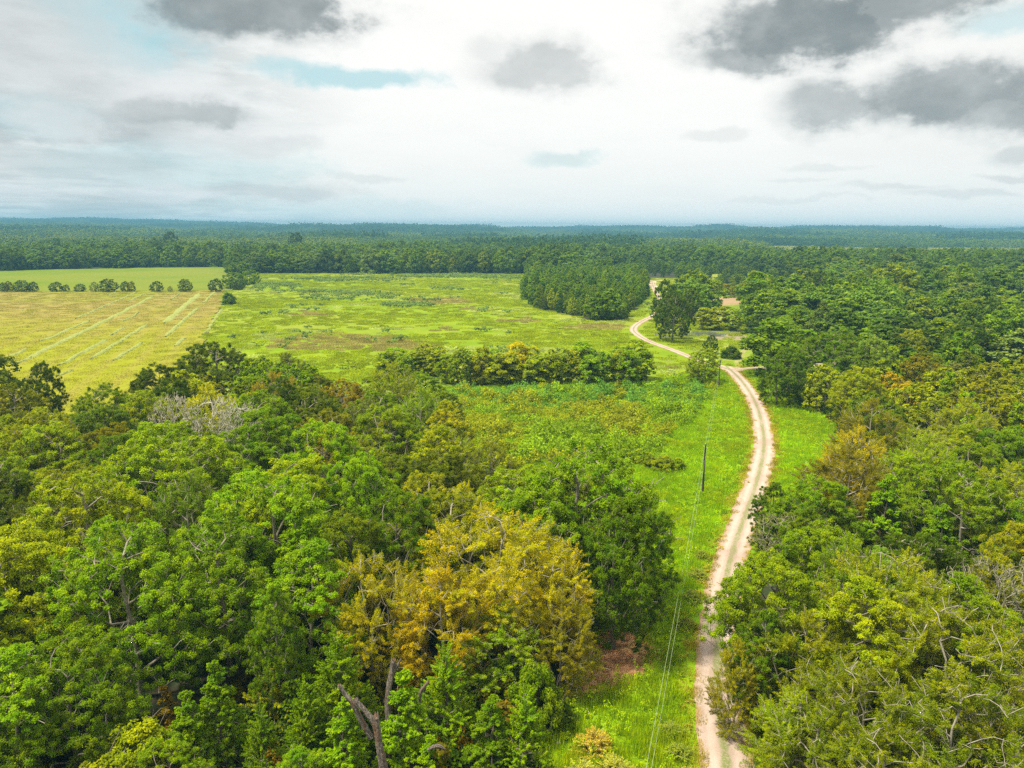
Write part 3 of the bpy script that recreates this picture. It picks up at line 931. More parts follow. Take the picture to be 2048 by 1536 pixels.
hero('oak_b', 1815, 655, 16, 12, (.16, .17, .016), 'yellowish brown tree left of the big dark olive dome')
# --- middle distance, round the pond and the far end of the road
hero('oak_a', 1350, 580, 21, 16.5, (.05, .082, .012), 'tall dark rounded tree between the farm track bend and the pond')
hero('mid_dome_b', 1338, 556, 22, 15, (.036, .068, .010), 'tall tree just behind the dark rounded pond tree')
hero('mid_dome_b', 1385, 575, 16, 13, (.045, .070, .010), 'olive tree behind the pond, right of the dark rounded one')
hero('oak_b', 1402, 694, 11, 10.5, (.15, .18, .012), 'round yellow-green tree left of the road junction')
hero('mid_dome_b', 1422, 668, 7.5, 5.5, 'cool', 'small dark tree behind the round yellow-green junction tree')
hero('bush_a', 1462, 692, 4.5, 7.0, (.06, .10, .014), 'dark bushy thicket across the road junction', cat='shrub')
hero('mid_slim', 1412, 612, 11, 10, (.19, .21, .012), 'leftmost thin yellow-green tree on the pond bank', group='thin trees on the pond bank')
hero('mid_slim', 1440, 610, 11.5, 10, (.19, .21, .012), 'middle thin yellow-green tree on the pond bank', group='thin trees on the pond bank')
hero('mid_slim', 1466, 614, 11, 9, (.17, .20, .012), 'rightmost thin yellow-green tree on the pond bank', group='thin trees on the pond bank')
hero('mid_oval', 1508, 578, 18, 13, (.07, .12, .03), 'grey-green tall tree right of the thin pond-bank trees')
hero('mid_dome', 1550, 570, 18, 16, (.05, .10, .03), 'grey-green dome behind the tall grey-green pond tree')
hero('mid_dome', 1640, 541, 24, 27, 'cool', 'left one of two very large round dark trees in the middle distance')
hero('mid_dome', 1715, 547, 23, 22, (.035, .10, .02), 'right one of two very large round dark trees in the middle distance')
hero('mid_dome', 1790, 545, 21, 20, 'cool', 'dark round tree right of the two very large round trees')
hero('mid_slim', 1450, 566, 8, 12, (.16, .12, .02), 'brownish small tree left of centre behind the pinkish bare soil', group='brownish scrub trees behind the bare soil')
hero('mid_slim', 1478, 568, 7, 11, (.14, .13, .02), 'brownish olive small tree right of centre behind the pinkish bare soil', group='brownish scrub trees behind the bare soil')
hero('mid_dome', 1115, 500, 22, 26, (.055, .12, .014), 'great round tree towering behind the pine copse')
hero('mid_dome_b', 1265, 524, 16, 16, (.06, .13, .014), 'broadleaf tree at the right rear corner of the pine copse')
# --- trees along the fence line between hay field and pasture
for i, (u, w, h, c, nm) in enumerate([(8, 6, 6.5, 'cool', 'dark round'), (44, 11, 8, 'cool', 'broad dark'), (66, 7, 7, 'deep', 'dark narrow'), (20, 6, 7.5, 'olive', 'thin olive'), (112, 9, 7, 'cool', 'low broad dark'), (132, 5, 5, 'cool', 'small dark'),
                                      (160, 8, 5.5, 'cool', 'low bushy'), (188, 6, 7, 'pale', 'thin pale'), (216, 13, 9, 'cool', 'large round dark'), (250, 6, 7.5, 'deep', 'slim dark'), (263, 6, 7.5, 'olive', 'slim olive'),
                                      (313, 9, 7.5, 'cool', 'neat round dark'), (340, 3.5, 4, 'pale', 'tiny pale'), (370, 10, 9, 'cool', 'tall round dark'), (431, 10, 9.5, 'cool', 'tall broad dark')]):
    p = at(u, 583, 0)
    tree('mid_dome_b', p[0], p[1], h, w, c, f'{nm} tree, {ordinal(i + 1) if i else "1st"} from the left between hay field and pasture' if i not in (3,) else 'thin olive tree between the two leftmost trees of the field row',
         group='trees in the row between hay field and pasture')
for (u, v, h, w, c, l) in [(478, 522, 13, 26, (.07, .13, .014), 'olive-green round tree at the back of the field corner clump'), (470, 543, 12, 20, (.05, .11, .014), 'round dark tree in the middle of the field corner clump'),
                           (497, 538, 12, 17, (.055, .12, .012), 'rounded tree on the meadow side of the field corner clump'), (466, 556, 8, 12, (.04, .10, .02), 'bluish green round tree at the front of the field corner clump'),
                           (474, 568, 4.5, 8, 'cool', 'low dark bush at the foot of the field corner clump')]:
    hero('mid_dome_b', u, v, h, w, c, l, group='clump of trees at the corner of the fields')
hero_b('bush_a', 459, 609, 7.0, 8.5, (.04, .09, .014), 'lone dark bush at the right edge of the hay field', cat='shrub')

for (u, v, w, l) in [(336, 461, 30, 'dark tall tree rising above the far woods behind the pasture'), (592, 462, 27, 'hazy tall tree rising above the far woods behind the meadow'), (1804, 490, 24, 'dark cone-shaped tree standing above the far woods on the right')]:
    dd = 1230 if u < 1000 else 1050
    p = atd0(u, v, dd)
    tree('mid_dome_b', p[0], p[1], p[2], w, 'cool', l, group='tall trees above the far woods')

# --- the hedge of slender trees across the middle
n_h = 34
for i in range(n_h):
    u = 775 + i * (1290 - 775) / (n_h - 1)
    v = 752 + 22 * min(1, max(0, (u - 780) / 140))
    h = (8.5 + 3.0 * min(1, (u - 775) / 250)) * random.uniform(.8, 1.16)
    p = at(u + random.uniform(-8, 8), v - random.uniform(0, 16), 0)
    c = (.16, .20, .008) if u < 980 or u > 1150 else (.185, .205, .008)
    if u > 1180:
        c = (.13, .20, .008)
    tree(random.choice(['mid_slim', 'mid_slim', 'mid_oval']), p[0], p[1], h, random.uniform(5.8, 8.8), c, f'slender tree, {ordinal(i + 1)} from the left in the hedge of trees across the middle',
         group='slender trees in the hedge across the middle', jitter=.2)

# ------------------------------------------------------------------ woods filled row by row
def pol(u, d, v=720):
    p = at(u, v)[:2]
    return p / np.linalg.norm(p) * d


LEFTW = [tuple(pol(*q)) for q in [(-150, 38), (-150, 158), (0, 160), (250, 168), (330, 190), (500, 188), (640, 180), (800, 160), (890, 140), (940, 115), (1000, 100), (1180, 96), (1270, 90), (1180, 84), (1150, 70), (1110, 58), (1085, 38)]]
RIGHTW = [tuple(pol(*q)) for q in [(1760, 38), (1740, 58), (1680, 72), (1610, 92), (1600, 108), (1620, 125), (1690, 142), (1750, 165), (1720, 180), (1630, 212), (1545, 232), (1600, 240), (1760, 250), (2200, 260), (2200, 38)]]
COPSE = px_poly([(1048, 600), (1075, 618), (1190, 640), (1245, 638), (1292, 600), (1294, 558), (1180, 552), (1052, 556)])
HEDGE = px_poly([(760, 760), (900, 785), (1295, 783), (1300, 735), (780, 730)])

SHAPES = {'oak_a': 'spreading', 'oak_b': 'rounded', 'oak_c': 'upright', 'elm_a': 'feathery', 'elm_b': 'feathery', 'gum_a': 'spire-shaped', 'mid_dome': 'spreading', 'mid_dome_b': 'rounded', 'mid_oval': 'upright'}


def visible_size(x, y, h, w):
    d = math.hypot(x, y)
    return w / max(d, 20)


cands = []


def fill(poly, wood, d0, d1, sp, keys, tints, hr):
    d, row = d0, 0
    while d < d1:
        s = sp * (1 + (d - 40) / 900)
        row += 1
        na = int(1.5 * d / s)
        k = 0
        for j in range(na):
            a = -0.75 + 1.5 * (j + 0.5 * (row % 2) + random.uniform(-.22, .22)) / na
            dd = d + random.uniform(-.22, .22) * s
            x, y = dd * math.sin(a), dd * math.cos(a)
            if not inside(poly, x, y):
                continue
            h = random.uniform(*hr)
            key = random.choices(*keys)[0]
            w = PROTO[key]['w'] * h / PROTO[key]['h'] * random.uniform(.9, 1.1)
            w = min(w, sp * 1.75)
            if any((x - px) ** 2 + (y - py) ** 2 < (0.62 * pr + 0.20 * w) ** 2 for px, py, pr in PLACED if pr > 2.2):
                continue
            tn = random.choices(*tints)[0]
            if 'elm' in key and tn in ('deep', 'mid', 'green', 'grey'):
                tn = random.choice(['olive', 'gold', 'yellowgreen'])
            k += 1
            cands.append([visible_size(x, y, h, w), key, x, y, h, w, tn, wood, row, k])
        d += s * 0.92


random.seed(21)
fill(LEFTW, 'left', 62, 190, 9.0, (['oak_a', 'oak_b', 'oak_c', 'elm_b', 'gum_a'], [3, 4, 3, 1.6, .5]), (['mid', 'yellowgreen', 'oakolive', 'deep', 'olive', 'green', 'gold'], [6, 5, 2.5, 1, 1.5, 3, .4]), (13, 17.5))
fill(RIGHTW, 'right', 60, 258, 9.2, (['oak_a', 'oak_b', 'oak_c', 'elm_b', 'elm_a', 'gum_a'], [2, 4, 3, 3, 1.5, 1.2]), (['mid', 'yellowgreen', 'oakolive', 'deep', 'olive', 'green', 'gold', 'grey', 'rust'], [7, 4, 2.5, 2, 1.6, 3.5, .4, .5, 0]), (11.5, 16))
# young pines and broadleaf trees of the copse
random.seed(4)
for i in range(95):
    for _ in range(60):
        x = random.uniform(min(p[0] for p in COPSE), max(p[0] for p in COPSE))
        y = random.uniform(min(p[1] for p in COPSE), 480)
        if inside(COPSE, x, y) and all((x - c[2]) ** 2 + (y - c[3]) ** 2 > 4.6 ** 2 for c in cands if c[7] == 'copse'):
            h = random.uniform(6.8, 12.5) + min(4, max(0, (y - 400) / 60))
            cands.append([0.02, random.choice(['mid_spire', 'mid_spire', 'mid_oval', 'mid_dome_b']), x, y, h, random.uniform(4.8, 6.4), random.choices(['cool', 'green', 'mid', 'yellowgreen'], [2.5, 4, 4, 1])[0], 'copse', 0, 0])
            break

N_TREES = sum(1 for o in COL.objects if o.get('category') == 'tree')
quota = 296 - N_TREES
# trees of the fill that fall outside the frame are dropped; the largest shown become trees of their own


def in_frame(x, y, z, mx=60):
    d = RM.T @ np.array([x, y, z - H])
    if d[2] > -1:
        return False
    u, v = 1024 + FPX * d[0] / -d[2], 768 - FPX * d[1] / -d[2]
    return -mx < u < 2048 + mx and -mx < v < 1536 + mx


scatter_trees = []           # the rest joins the woodland
vis = [c for c in cands if in_frame(c[2], c[3], c[4] * .85)]
inv = [c for c in cands if not in_frame(c[2], c[3], c[4] * .85)]
scatter_trees += [c for c in inv if math.hypot(c[2], c[3]) > 64]
vis.sort(key=lambda c: -c[0])
scatter_trees += vis[quota:]
counts = {}
chosen = sorted(vis[:quota], key=lambda c: (c[7], c[8], math.atan2(c[2], c[3])))
for sz, key, x, y, h, w, tint, wood, row, k in chosen:
    counts[(wood, row)] = counts.get((wood, row), 0) + 1
    if wood == 'copse':
        lab = f'{TWORD[tint]} young tree in the copse, {ordinal(counts[(wood, row)])} from the left'
    else:
        rw = 'front' if row == 1 else ordinal(row)
        lab = f'{TWORD[tint]} {SHAPES[key]} tree, {ordinal(counts[(wood, row)])} from left in {rw} row of {wood} wood'
    d = math.hypot(x, y)
    kk = key if d < 165 else {'oak_a': 'mid_dome', 'oak_b': 'mid_dome_b', 'oak_c': 'mid_oval', 'elm_a': 'mid_dome', 'elm_b': 'mid_dome_b', 'gum_a': 'mid_spire'}.get(key, key)
    tree(kk, x, y, h, w, tint, lab, group={'left': 'trees of the left wood', 'right': 'trees of the right wood', 'copse': 'trees of the young copse'}[wood], jitter=.16)
print('TREES', N_TREES, 'fill', len(vis), 'quota', quota)

# ------------------------------------------------------------------ scatter (stuff nobody could count)
def scatter(name, protos, pts, rot, scale, idx, tint, kind='stuff'):
    """one object of many small instances; protos are meshes"""
    col = bpy.data.collections.new(name + '_kinds')
    for i, me in enumerate(protos):
        col.objects.link(bpy.data.objects.new(f'{name}_kind_{i:02d}', me))
    me = bpy.data.meshes.new(name)
    n = len(pts)
    me.vertices.add(n)
    me.vertices.foreach_set('co', np.asarray(pts, np.float32).ravel())
    for an, typ, prop, arr in (('rotz', 'FLOAT_VECTOR', 'vector', np.stack([np.zeros(n), np.zeros(n), rot], 1)), ('scl', 'FLOAT_VECTOR', 'vector', scale),
                               ('tint', 'FLOAT_VECTOR', 'vector', tint), ('pick', 'INT', 'value', idx)):
        a = me.attributes.new(an, typ, 'POINT')
        arr = np.asarray(arr)
        a.data.foreach_set(prop, (arr.astype(np.int32) if typ == 'INT' else arr.astype(np.float32)).ravel())
    o = obj(name, me)
    ng = bpy.data.node_groups.new(name + '_scatter', 'GeometryNodeTree')
    ng.interface.new_socket('Geometry', in_out='INPUT', socket_type='NodeSocketGeometry')
    ng.interface.new_socket('Geometry', in_out='OUTPUT', socket_type='NodeSocketGeometry')
    N, L = ng.nodes, ng.links
    gi, go = N.new('NodeGroupInput'), N.new('NodeGroupOutput')
    ci = N.new('GeometryNodeCollectionInfo')
    ci.inputs['Collection'].default_value = col
    ci.inputs['Separate Children'].default_value = True
    ci.inputs['Reset Children'].default_value = True
    mp = N.new('GeometryNodeMeshToPoints')
    ip = N.new('GeometryNodeInstanceOnPoints')
    ip.inputs['Pick Instance'].default_value = True

    def named(an, typ):
        x = N.new('GeometryNodeInputNamedAttribute')
        x.data_type = typ
        x.inputs['Name'].default_value = an
        return x.outputs['Attribute']
    L.new(gi.outputs[0], mp.inputs['Mesh'])
    L.new(mp.outputs[0], ip.inputs['Points'])
    L.new(ci.outputs[0], ip.inputs['Instance'])
    L.new(named('pick', 'INT'), ip.inputs['Instance Index'])
    rn = N.new('FunctionNodeEulerToRotation')
    L.new(named('rotz', 'FLOAT_VECTOR'), rn.inputs[0])
    L.new(rn.outputs[0], ip.inputs['Rotation'])
    L.new(named('scl', 'FLOAT_VECTOR'), ip.inputs['Scale'])
    L.new(ip.outputs[0], go.inputs[0])
    md = o.modifiers.new('scatter', 'NODES')
    md.node_group = ng
    return tag(o, kind=kind)


def leaf_cloud(seed, kind, h, w, base, nl, nt, lobe, n, size, clump):
    g = np.random.default_rng(seed)
    tips, dirs = crown_tips(g, kind, h, w, base, nl, nt, lobe, (.8, 1.04))
    pos, nrm, ca = crown_leaves(g, tips, dirs, n, clump)
    return g, pos, nrm, ca


def low_tree(seed, kind, h, w, base, n, size, clump, nl=22, nt=110):
    g, pos, nrm, ca = leaf_cloud(seed, kind, h, w, base, nl, nt, .18, n, size, clump)
    return leaves_mesh('low_tree', g, pos, nrm, size, M_LEAF_S, ca, .8)


LOW = [low_tree(51, 'dome', 15, 14, .05, 6500, .62, .9, 26, 220), low_tree(52, 'oval', 16, 10, .04, 5000, .6, .85, 24, 180), low_tree(53, 'dome', 14, 12, .05, 5500, .6, .9, 18, 200),
       low_tree(54, 'spire', 14, 6.5, .03, 3500, .48, .55, 26, 160), low_tree(55, 'bush', 13, 12, .0, 5500, .6, .9, 22, 200)]


def patch(seed, R_, n, per, size):
    """a piece of far canopy: many crowns side by side"""
    g = np.random.default_rng(seed)
    P, Nn, CA = [], [], []
    pts = []
    tries = 0
    while len(pts) < n and tries < 9000:
        tries += 1
        q = g.uniform(-R_, R_, 2)
        if all((q[0] - a) ** 2 + (q[1] - b) ** 2 > (R_ * 1.45 / math.sqrt(n)) ** 2 for a, b in pts):
            pts.append(q)
    for q in pts:
        kd = ['dome', 'oval', 'dome', 'bush'][g.integers(0, 4)]
        h = g.uniform(12, 22)
        w = g.uniform(11, 18)
        tips, dirs = crown_tips(g, kd, h, w, .05, 9, 26, .24)
        pos, nrm, ca = crown_leaves(g, tips, dirs, per, 1.5)
        pos[:, 0] += q[0]
        pos[:, 1] += q[1]
        P.append(pos)
        Nn.append(nrm)
        CA.append(np.clip(ca * .5 + g.random() * .6, 0, 1))
    P, Nn, CA = np.concatenate(P), np.concatenate(Nn), np.concatenate(CA)
    return leaves_mesh('canopy_patch', g, P, Nn, size, M_LEAF_S, CA, .8)


PATCH = [patch(61 + i, 34, 24, 480, 1.7) for i in range(4)]

OPEN = [HAY, PASTURE, MEADOW, CLEARING]
OPEN2 = [px_poly(q) for q in [
    [(1388, 668), (1400, 612), (1420, 597), (1495, 600), (1520, 655), (1545, 745), (1440, 745)],
    [(1290, 578), (1296, 556), (1352, 556), (1352, 580)],
    [(1418, 600), (1422, 562), (1428, 548), (1438, 548), (1440, 600)],
    [(1520, 498), (1560, 494), (1575, 501), (1535, 505)],
    [(1640, 505), (1760, 500), (1860, 501), (1700, 510)],
    [(640, 478), (760, 476), (780, 480), (660, 482)],
    [(1860, 770), (2200, 745), (2200, 790), (1880, 800)]]]
sides = [tuple(at(1448, 738)[:2]), tuple(at(1760, 722)[:2])]


def near_road(x, y, extra=1.0):
    m = np.zeros(np.shape(x), bool)
    for path, hw in ROADS:
        for q in path[::2]:
            m |= (np.asarray(x) - q[0]) ** 2 + (np.asarray(y) - q[1]) ** 2 < (hw + extra) ** 2
    return m


def wood_tint(x, y, n):
    """patches of one colour next to patches of another, as in a mixed wood"""
    pal = np.array([TINT[k] for k in ('deep', 'cool', 'mid', 'green', 'oakolive', 'olive', 'yellowgreen', 'grey')])
    wts = np.array([3.2, 3.4, 3, 2.2, 1.6, .8, .45, .7])
    i = np.random.default_rng(n).choice(len(pal), n, p=wts / wts.sum())
    reg = VN[7](x + 12000, y + 8000, 230, 2)[:, None]
    c = pal[i] * np.exp(rng.normal(0, .16, (n, 1)))
    k = VN[3](x + 9000, y + 9000, 160, 3)[:, None]
    avg = np.array([.050, .095, .014])
    c = c * .65 + avg * 1.6 * .35
    c = c * (1 + (reg - .5) * np.array([.6, .3, .2]))
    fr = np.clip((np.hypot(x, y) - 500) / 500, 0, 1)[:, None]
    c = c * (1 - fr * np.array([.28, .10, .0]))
    c = 1.22 * c * (0.6 + 0.8 * k) * np.exp(rng.normal(0, .22, (n, 1)))
    c = c * np.minimum(1, .24 / c[:, 1:2])
    c[:, 0] = np.maximum(c[:, 0], .57 * c[:, 1])
    return c


pts, rot, scl, idx, tnt = [], [], [], [], []
# single trees from a quarter to one and a quarter kilometres
sp = 11.4
gx, gy = np.meshgrid(np.arange(-950, 950, sp), np.arange(30, 1250, sp))
gx = (gx + rng.uniform(-.4, .4, gx.shape) * sp).ravel()
gy = (gy + rng.uniform(-.4, .4, gy.shape) * sp).ravel()
d, a = np.hypot(gx, gy), np.arctan2(gx, gy)
keep = (d > 60) & (d < 1250) & (np.abs(a) < 0.70)
for pl in OPEN[:2] + OPEN[3:] + OPEN2 + [LEFTW, RIGHTW, HEDGE]:
    keep &= ~inside(pl, gx, gy)
keep &= ~(inside(MEADOW, gx, gy) )
keep &= ~inside(COPSE, gx, gy)
keep &= ~((d < 250) & (np.abs(a) < 0.62) & (gx < 60))
gx, gy = gx[keep], gy[keep]
bigr = (gx > 50) & (np.hypot(gx, gy) > 245) & (np.hypot(gx, gy) < 850)
keep = ~near_road(gx, gy, 4.5) & (~bigr | (rng.random(len(gx)) < .66)) & ((np.hypot(gx, gy) < 600) | (rng.random(len(gx)) < .8))
for px_, py_, pr in PLACED:
    if pr > 3:
        keep &= (gx - px_) ** 2 + (gy - py_) ** 2 > (pr + 2.5) ** 2
gx, gy = gx[keep], gy[keep]
n = len(gx)
hv = VN[4](gx + 5000, gy + 5000, 90, 2)
young = (gx > 0) & (gy > 480) & (gx < 250) & (VN[5](gx + 3000, gy + 3000, 120, 2) > .45)
ht = (11 + 11 * hv) * rng.uniform(.8, 1.22, n)
ht = ht * np.where(np.hypot(gx, gy) > 700, 1.22, 1.0)
ht = np.where(young, ht * .6, ht)
ii = rng.choice(5, n, p=[.3, .2, .25, .08, .17])
ii = np.where(young & (rng.random(n) < .6), 3, ii)
bigr = (gx > 50) & (np.hypot(gx, gy) < 850) & ~young
ii = np.where(bigr & (ii == 3), 0, ii)
ht = np.where(bigr, ht * rng.uniform(.85, 1.3, n), ht)
hs = np.array([15, 16, 14, 14, 13])[ii]
ws = np.where(young, .8, 1.28 + .12 * (np.hypot(gx, gy) > 600)) * rng.uniform(.7, 1.4, n) * np.where(bigr, 1.22, 1.0)
pts.append(np.stack([gx, gy, terrain(gx, gy)], 1))
scl.append(np.stack([ws, ws, ht / hs], 1))
idx.append(ii)
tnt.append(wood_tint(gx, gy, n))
rot.append(rng.uniform(0, 6.28, n))
# left-over trees of the near woods and of the copse
for sz, key, x, y, h, w, tint, wood, row, k in scatter_trees:
    j = {'mid_spire': 3, 'gum_a': 3, 'mid_oval': 1, 'oak_c': 1}.get(key, 0)
    pts.append([[x, y, 0]])
    scl.append([[w / [14, 10, 12, 6.5, 12][j], w / [14, 10, 12, 6.5, 12][j], h / [15, 16, 14, 14, 13][j]]])
    idx.append([j])
    tnt.append([TINT[tint]])
    rot.append([random.uniform(0, 6)])
print('LOW TREES', n)
# the woods go on beside and behind the viewer
for _ in range(240):
    aa_ = random.choice((-1, 1)) * random.uniform(.60, 1.9)
    dd_ = random.uniform(34, 120)
    x_, y_ = dd_ * math.sin(aa_), dd_ * math.cos(aa_)
    if in_frame(x_, y_, 12, 260) or in_frame(x_, y_, 0, 260) or inside(CLEARING, x_, y_):
        continue
    j = random.choice((0, 1, 2))
    pts.append([[x_, y_, 0]])
    s_ = random.uniform(.8, 1.1)
    scl.append([[s_, s_, random.uniform(.75, .95)]])
    idx.append([j])
    tnt.append([TINT[random.choice(('mid', 'green', 'oakolive', 'deep'))]])
    rot.append([random.uniform(0, 6)])
# rear part of the copse
cx, cy = np.meshgrid(np.arange(-50, 260, 5.4), np.arange(474, 800, 5.4))
cx = (cx + rng.uniform(-.4, .4, cx.shape) * 5.4).ravel()
cy = (cy + rng.uniform(-.4, .4, cy.shape) * 5.4).ravel()
kk_ = inside(COPSE, cx, cy)
cx, cy = cx[kk_], cy[kk_]
m_ = len(cx)
pts.append(np.stack([cx, cy, np.zeros(m_)], 1))
jj_ = rng.choice([3, 1], m_, p=[.75, .25])
sw_ = np.where(jj_ == 3, .95, .62) * rng.uniform(.8, 1.2, m_)
scl.append(np.stack([sw_, sw_, rng.uniform(.5, .95, m_)], 1))
idx.append(jj_)
tnt.append(np.array([TINT['cool'], TINT['green'], TINT['deep'], TINT['mid']])[rng.choice(4, m_, p=[.2, .4, .03, .37])] * rng.uniform(.8, 1.4, (m_, 1)))
rot.append(rng.uniform(0, 6.28, m_))
# canopy patches beyond
for d0, d1, sp, sc in ((1235, 2700, 47, 1.0), (2650, 11800, 86, 1.8)):
    xs = np.arange(-d1 * .68, d1 * .68, sp)
    gx, gy = np.meshgrid(xs, np.arange(d0 * .7, d1, sp))
    gx = (gx + rng.uniform(-.15, .15, gx.shape) * sp).ravel()
    gy = (gy + rng.uniform(-.15, .15, gy.shape) * sp).ravel()
    d, a = np.hypot(gx, gy), np.arctan2(gx, gy)
    keep = (d > d0) & (d < d1) & (np.abs(a) < .68) & ((VN[6](gx + 3e4, gy + 3e4, 420, 2) < .70))
    gx, gy = gx[keep], gy[keep]
    n = len(gx)
    pts.append(np.stack([gx, gy, terrain(gx, gy) - 1], 1))
    s = np.full(n, sc) * rng.uniform(.95, 1.1, n)
    stand = VN[2](gx + 6e4, gy * .6 + 6e4, 430, 2)
    st2 = VN[5](gx + 7e4, gy * .5 + 7e4, 300, 2)
    scrub = stand > .66
    pine = (st2 < .40) & ~scrub
    hz = np.where(scrub, .22, np.where(pine, 1.35, 1.0)) * np.where(sc > 1.5, 1.15, 1.0) * rng.uniform(.85, 1.15, n) * (0.75 + 0.6 * VN[4](gx + 5000, gy + 5000, 300, 2))
    scl.append(np.stack([s, s, hz], 1))
    idx.append(5 + rng.integers(0, 4, n))
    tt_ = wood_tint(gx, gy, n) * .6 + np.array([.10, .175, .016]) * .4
    tt_[pine] *= np.array([.55, .68, 1.0])
    tt_[scrub] = np.array([.30, .34, .09]) * rng.uniform(.8, 1.2, (scrub.sum(), 1))
    tt_[(st2 > .60) & ~scrub] *= np.array([1.4, 1.2, 1.0])
    tnt.append(tt_)
    rot.append(rng.uniform(0, 6.28, n))
    print('PATCHES', n)
scatter('woodland', LOW + PATCH, np.concatenate(pts), np.concatenate(rot), np.concatenate(scl), np.concatenate(idx), np.concatenate(tnt))


# ------------------------------------------------------------------ grass, weeds and undergrowth
def blades(name, seed, n, rad, h0, h1, wd, lean=.35, mat=None, leafy=0):
    g = np.random.default_rng(seed)
    r = rad * np.sqrt(g.random(n))
    th = g.uniform(0, 6.28, n)
    p = np.stack([r * np.cos(th), r * np.sin(th), np.zeros(n)], 1)
    h = g.uniform(h0, h1, n)
    ld = g.uniform(0, 6.28, n)
    l = np.stack([np.cos(ld), np.sin(ld), np.zeros(n)], 1) * (g.random(n) * lean)[:, None]
    s = np.stack([-np.sin(ld + g.normal(0, 1, n)), np.cos(ld), np.zeros(n)], 1) * wd * .5
    up = np.array([0, 0, 1.0])
    V = np.stack([p - s, p + s, p + (l * .6 + up * .6) * h[:, None] + s * .9, p + (l * 1.2 + up) * h[:, None]], 1).reshape(-1, 3)
    F = np.arange(n * 4).reshape(-1, 4)
    me = mesh(name, V, F, mat or M_GRASS, {'lf': g.random(n), 'ca': np.full(n, g.random()) * .5 + g.random(n) * .5})
    return me


def weeds(name, seed, n, rad, h, size, flat=.5):
    g = np.random.default_rng(seed)
    k = max(4, int(rad * 5))
    c = np.stack([g.uniform(-rad, rad, k), g.uniform(-rad, rad, k), g.uniform(.35, .9, k) * h], 1)
    j = g.integers(0, k, n)
    off = unit(g.normal(size=(n, 3))) * (g.random(n) ** .5)[:, None] * np.array([.45, .45, .35]) * max(h, .6)
    pos = c[j] + off
    pos[:, 2] = np.abs(pos[:, 2])
    nrm = off * .8 + np.array([0, 0, flat]) + g.normal(0, .4, (n, 3))
    return leaves_mesh(name, g, pos, nrm, size, M_GRASS, (c[j][:, 2] / h + g.random(n) * .3) * .6, .6)


def grid_in(poly, sp, excl=(), road=0.3, lim=None):
    P = np.array([p[:2] for p in poly])
    x0, y0 = P.min(0)
    x1, y1 = P.max(0)
    if lim:
        y0, y1 = max(y0, lim[0]), min(y1, lim[1])
    gx, gy = np.meshgrid(np.arange(x0, x1, sp), np.arange(y0, y1, sp))
    gx = (gx + rng.uniform(-.5, .5, gx.shape) * sp).ravel()
    gy = (gy + rng.uniform(-.5, .5, gy.shape) * sp).ravel()
    k = inside(poly, gx, gy)
    for e in excl:
        k &= ~inside(e, gx, gy)
    gx, gy = gx[k], gy[k]
    if road is not None:
        k = ~near_road(gx, gy, road)
        gx, gy = gx[k], gy[k]
    return gx, gy


LITTER = px_poly([(1150, 1300), (1200, 1262), (1262, 1258), (1300, 1290), (1300, 1320), (1275, 1340), (1230, 1365), (1160, 1400)])
G = [blades('grass', 71, 150, .95, .25, .60, .055), blades('grass', 72, 150, .95, .30, .75, .05), blades('grass', 73, 120, .9, .2, .45, .06), weeds('weed', 74, 90, .8, .5, .16), weeds('weed', 75, 110, 1.0, .8, .18)]
gx, gy = grid_in(CLEARING, 1.05, [LITTER], road=.05, lim=(50, 262))
d = np.hypot(gx, gy)
n = len(gx)
lush = VN[2](gx + 500, gy + 500, 14, 3)
var = VN[5](gx + 700, gy + 100, 5, 2)
base = np.array([.25, .44, .004])
c = base * (0.72 + .55 * lush)[:, None] * rng.uniform(.85, 1.15, (n, 1))
yel = np.clip((var - .52) * 5, 0, 1)[:, None]
c = c * (1 - yel * .5) + np.array([.32, .40, .014]) * yel * .5
near = np.clip((95 - d) / 30, 0, 1)[:, None]
c = c * (1 - near * .45) + np.array([.26, .33, .018]) * near * .45
# dark lush belt beside the tall oak and yellow road edge
re = near_road(gx, gy, 1.3)
c[re] = np.array([.38, .36, .05]) * rng.uniform(.7, 1.2, (re.sum(), 1))
ix = rng.choice(5, n, p=[.34, .26, .2, .12, .08])
hsc = 1.3 * rng.uniform(.6, 1.4, n) * (.6 + .8 * lush) * np.where(re, .5, 1)
scatter('meadow_grass', G, np.stack([gx, gy, np.full(n, .1)], 1), rng.uniform(0, 6.28, n), np.stack([np.ones(n), np.ones(n), hsc], 1), ix, c)
print('GRASS', n)

# tall brownish weeds between the left wood and the hedge
WEEDP = px_poly([(900, 782), (1300, 778), (1420, 775), (1400, 820), (1330, 880), (1290, 930), (1240, 960), (1100, 930), (1000, 950), (920, 860)])
gx, gy = grid_in(WEEDP, 1.5)
n = len(gx)
k = VN[6](gx + 100, gy + 900, 16, 3)
back = np.clip((gy - 185) / 25, 0, 1)
c = np.where((k > .52)[:, None], np.array([.25, .30, .012]), np.array([.19, .32, .010])) * rng.uniform(.7, 1.3, (n, 1))
c = np.where((rng.random(n) < back * .6)[:, None], np.array([.12, .27, .04]) * rng.uniform(.8, 1.3, (n, 1)), c)
W = [weeds('weed', 81, 170, .9, 1.1, .24), weeds('weed', 82, 200, .8, 1.5, .26), weeds('weed', 83, 140, 1.0, .8, .22)]
s = rng.uniform(.6, 1.35, n) * np.where(rng.random(n) < .18, 1.9, 1.0)
scatter('tall_weeds', W, np.stack([gx, gy, np.full(n, .1)], 1), rng.uniform(0, 6.28, n), np.stack([s, s, s * rng.uniform(.7, 1.3, n)], 1), rng.integers(0, 3, n), c)
print('WEEDS', n)

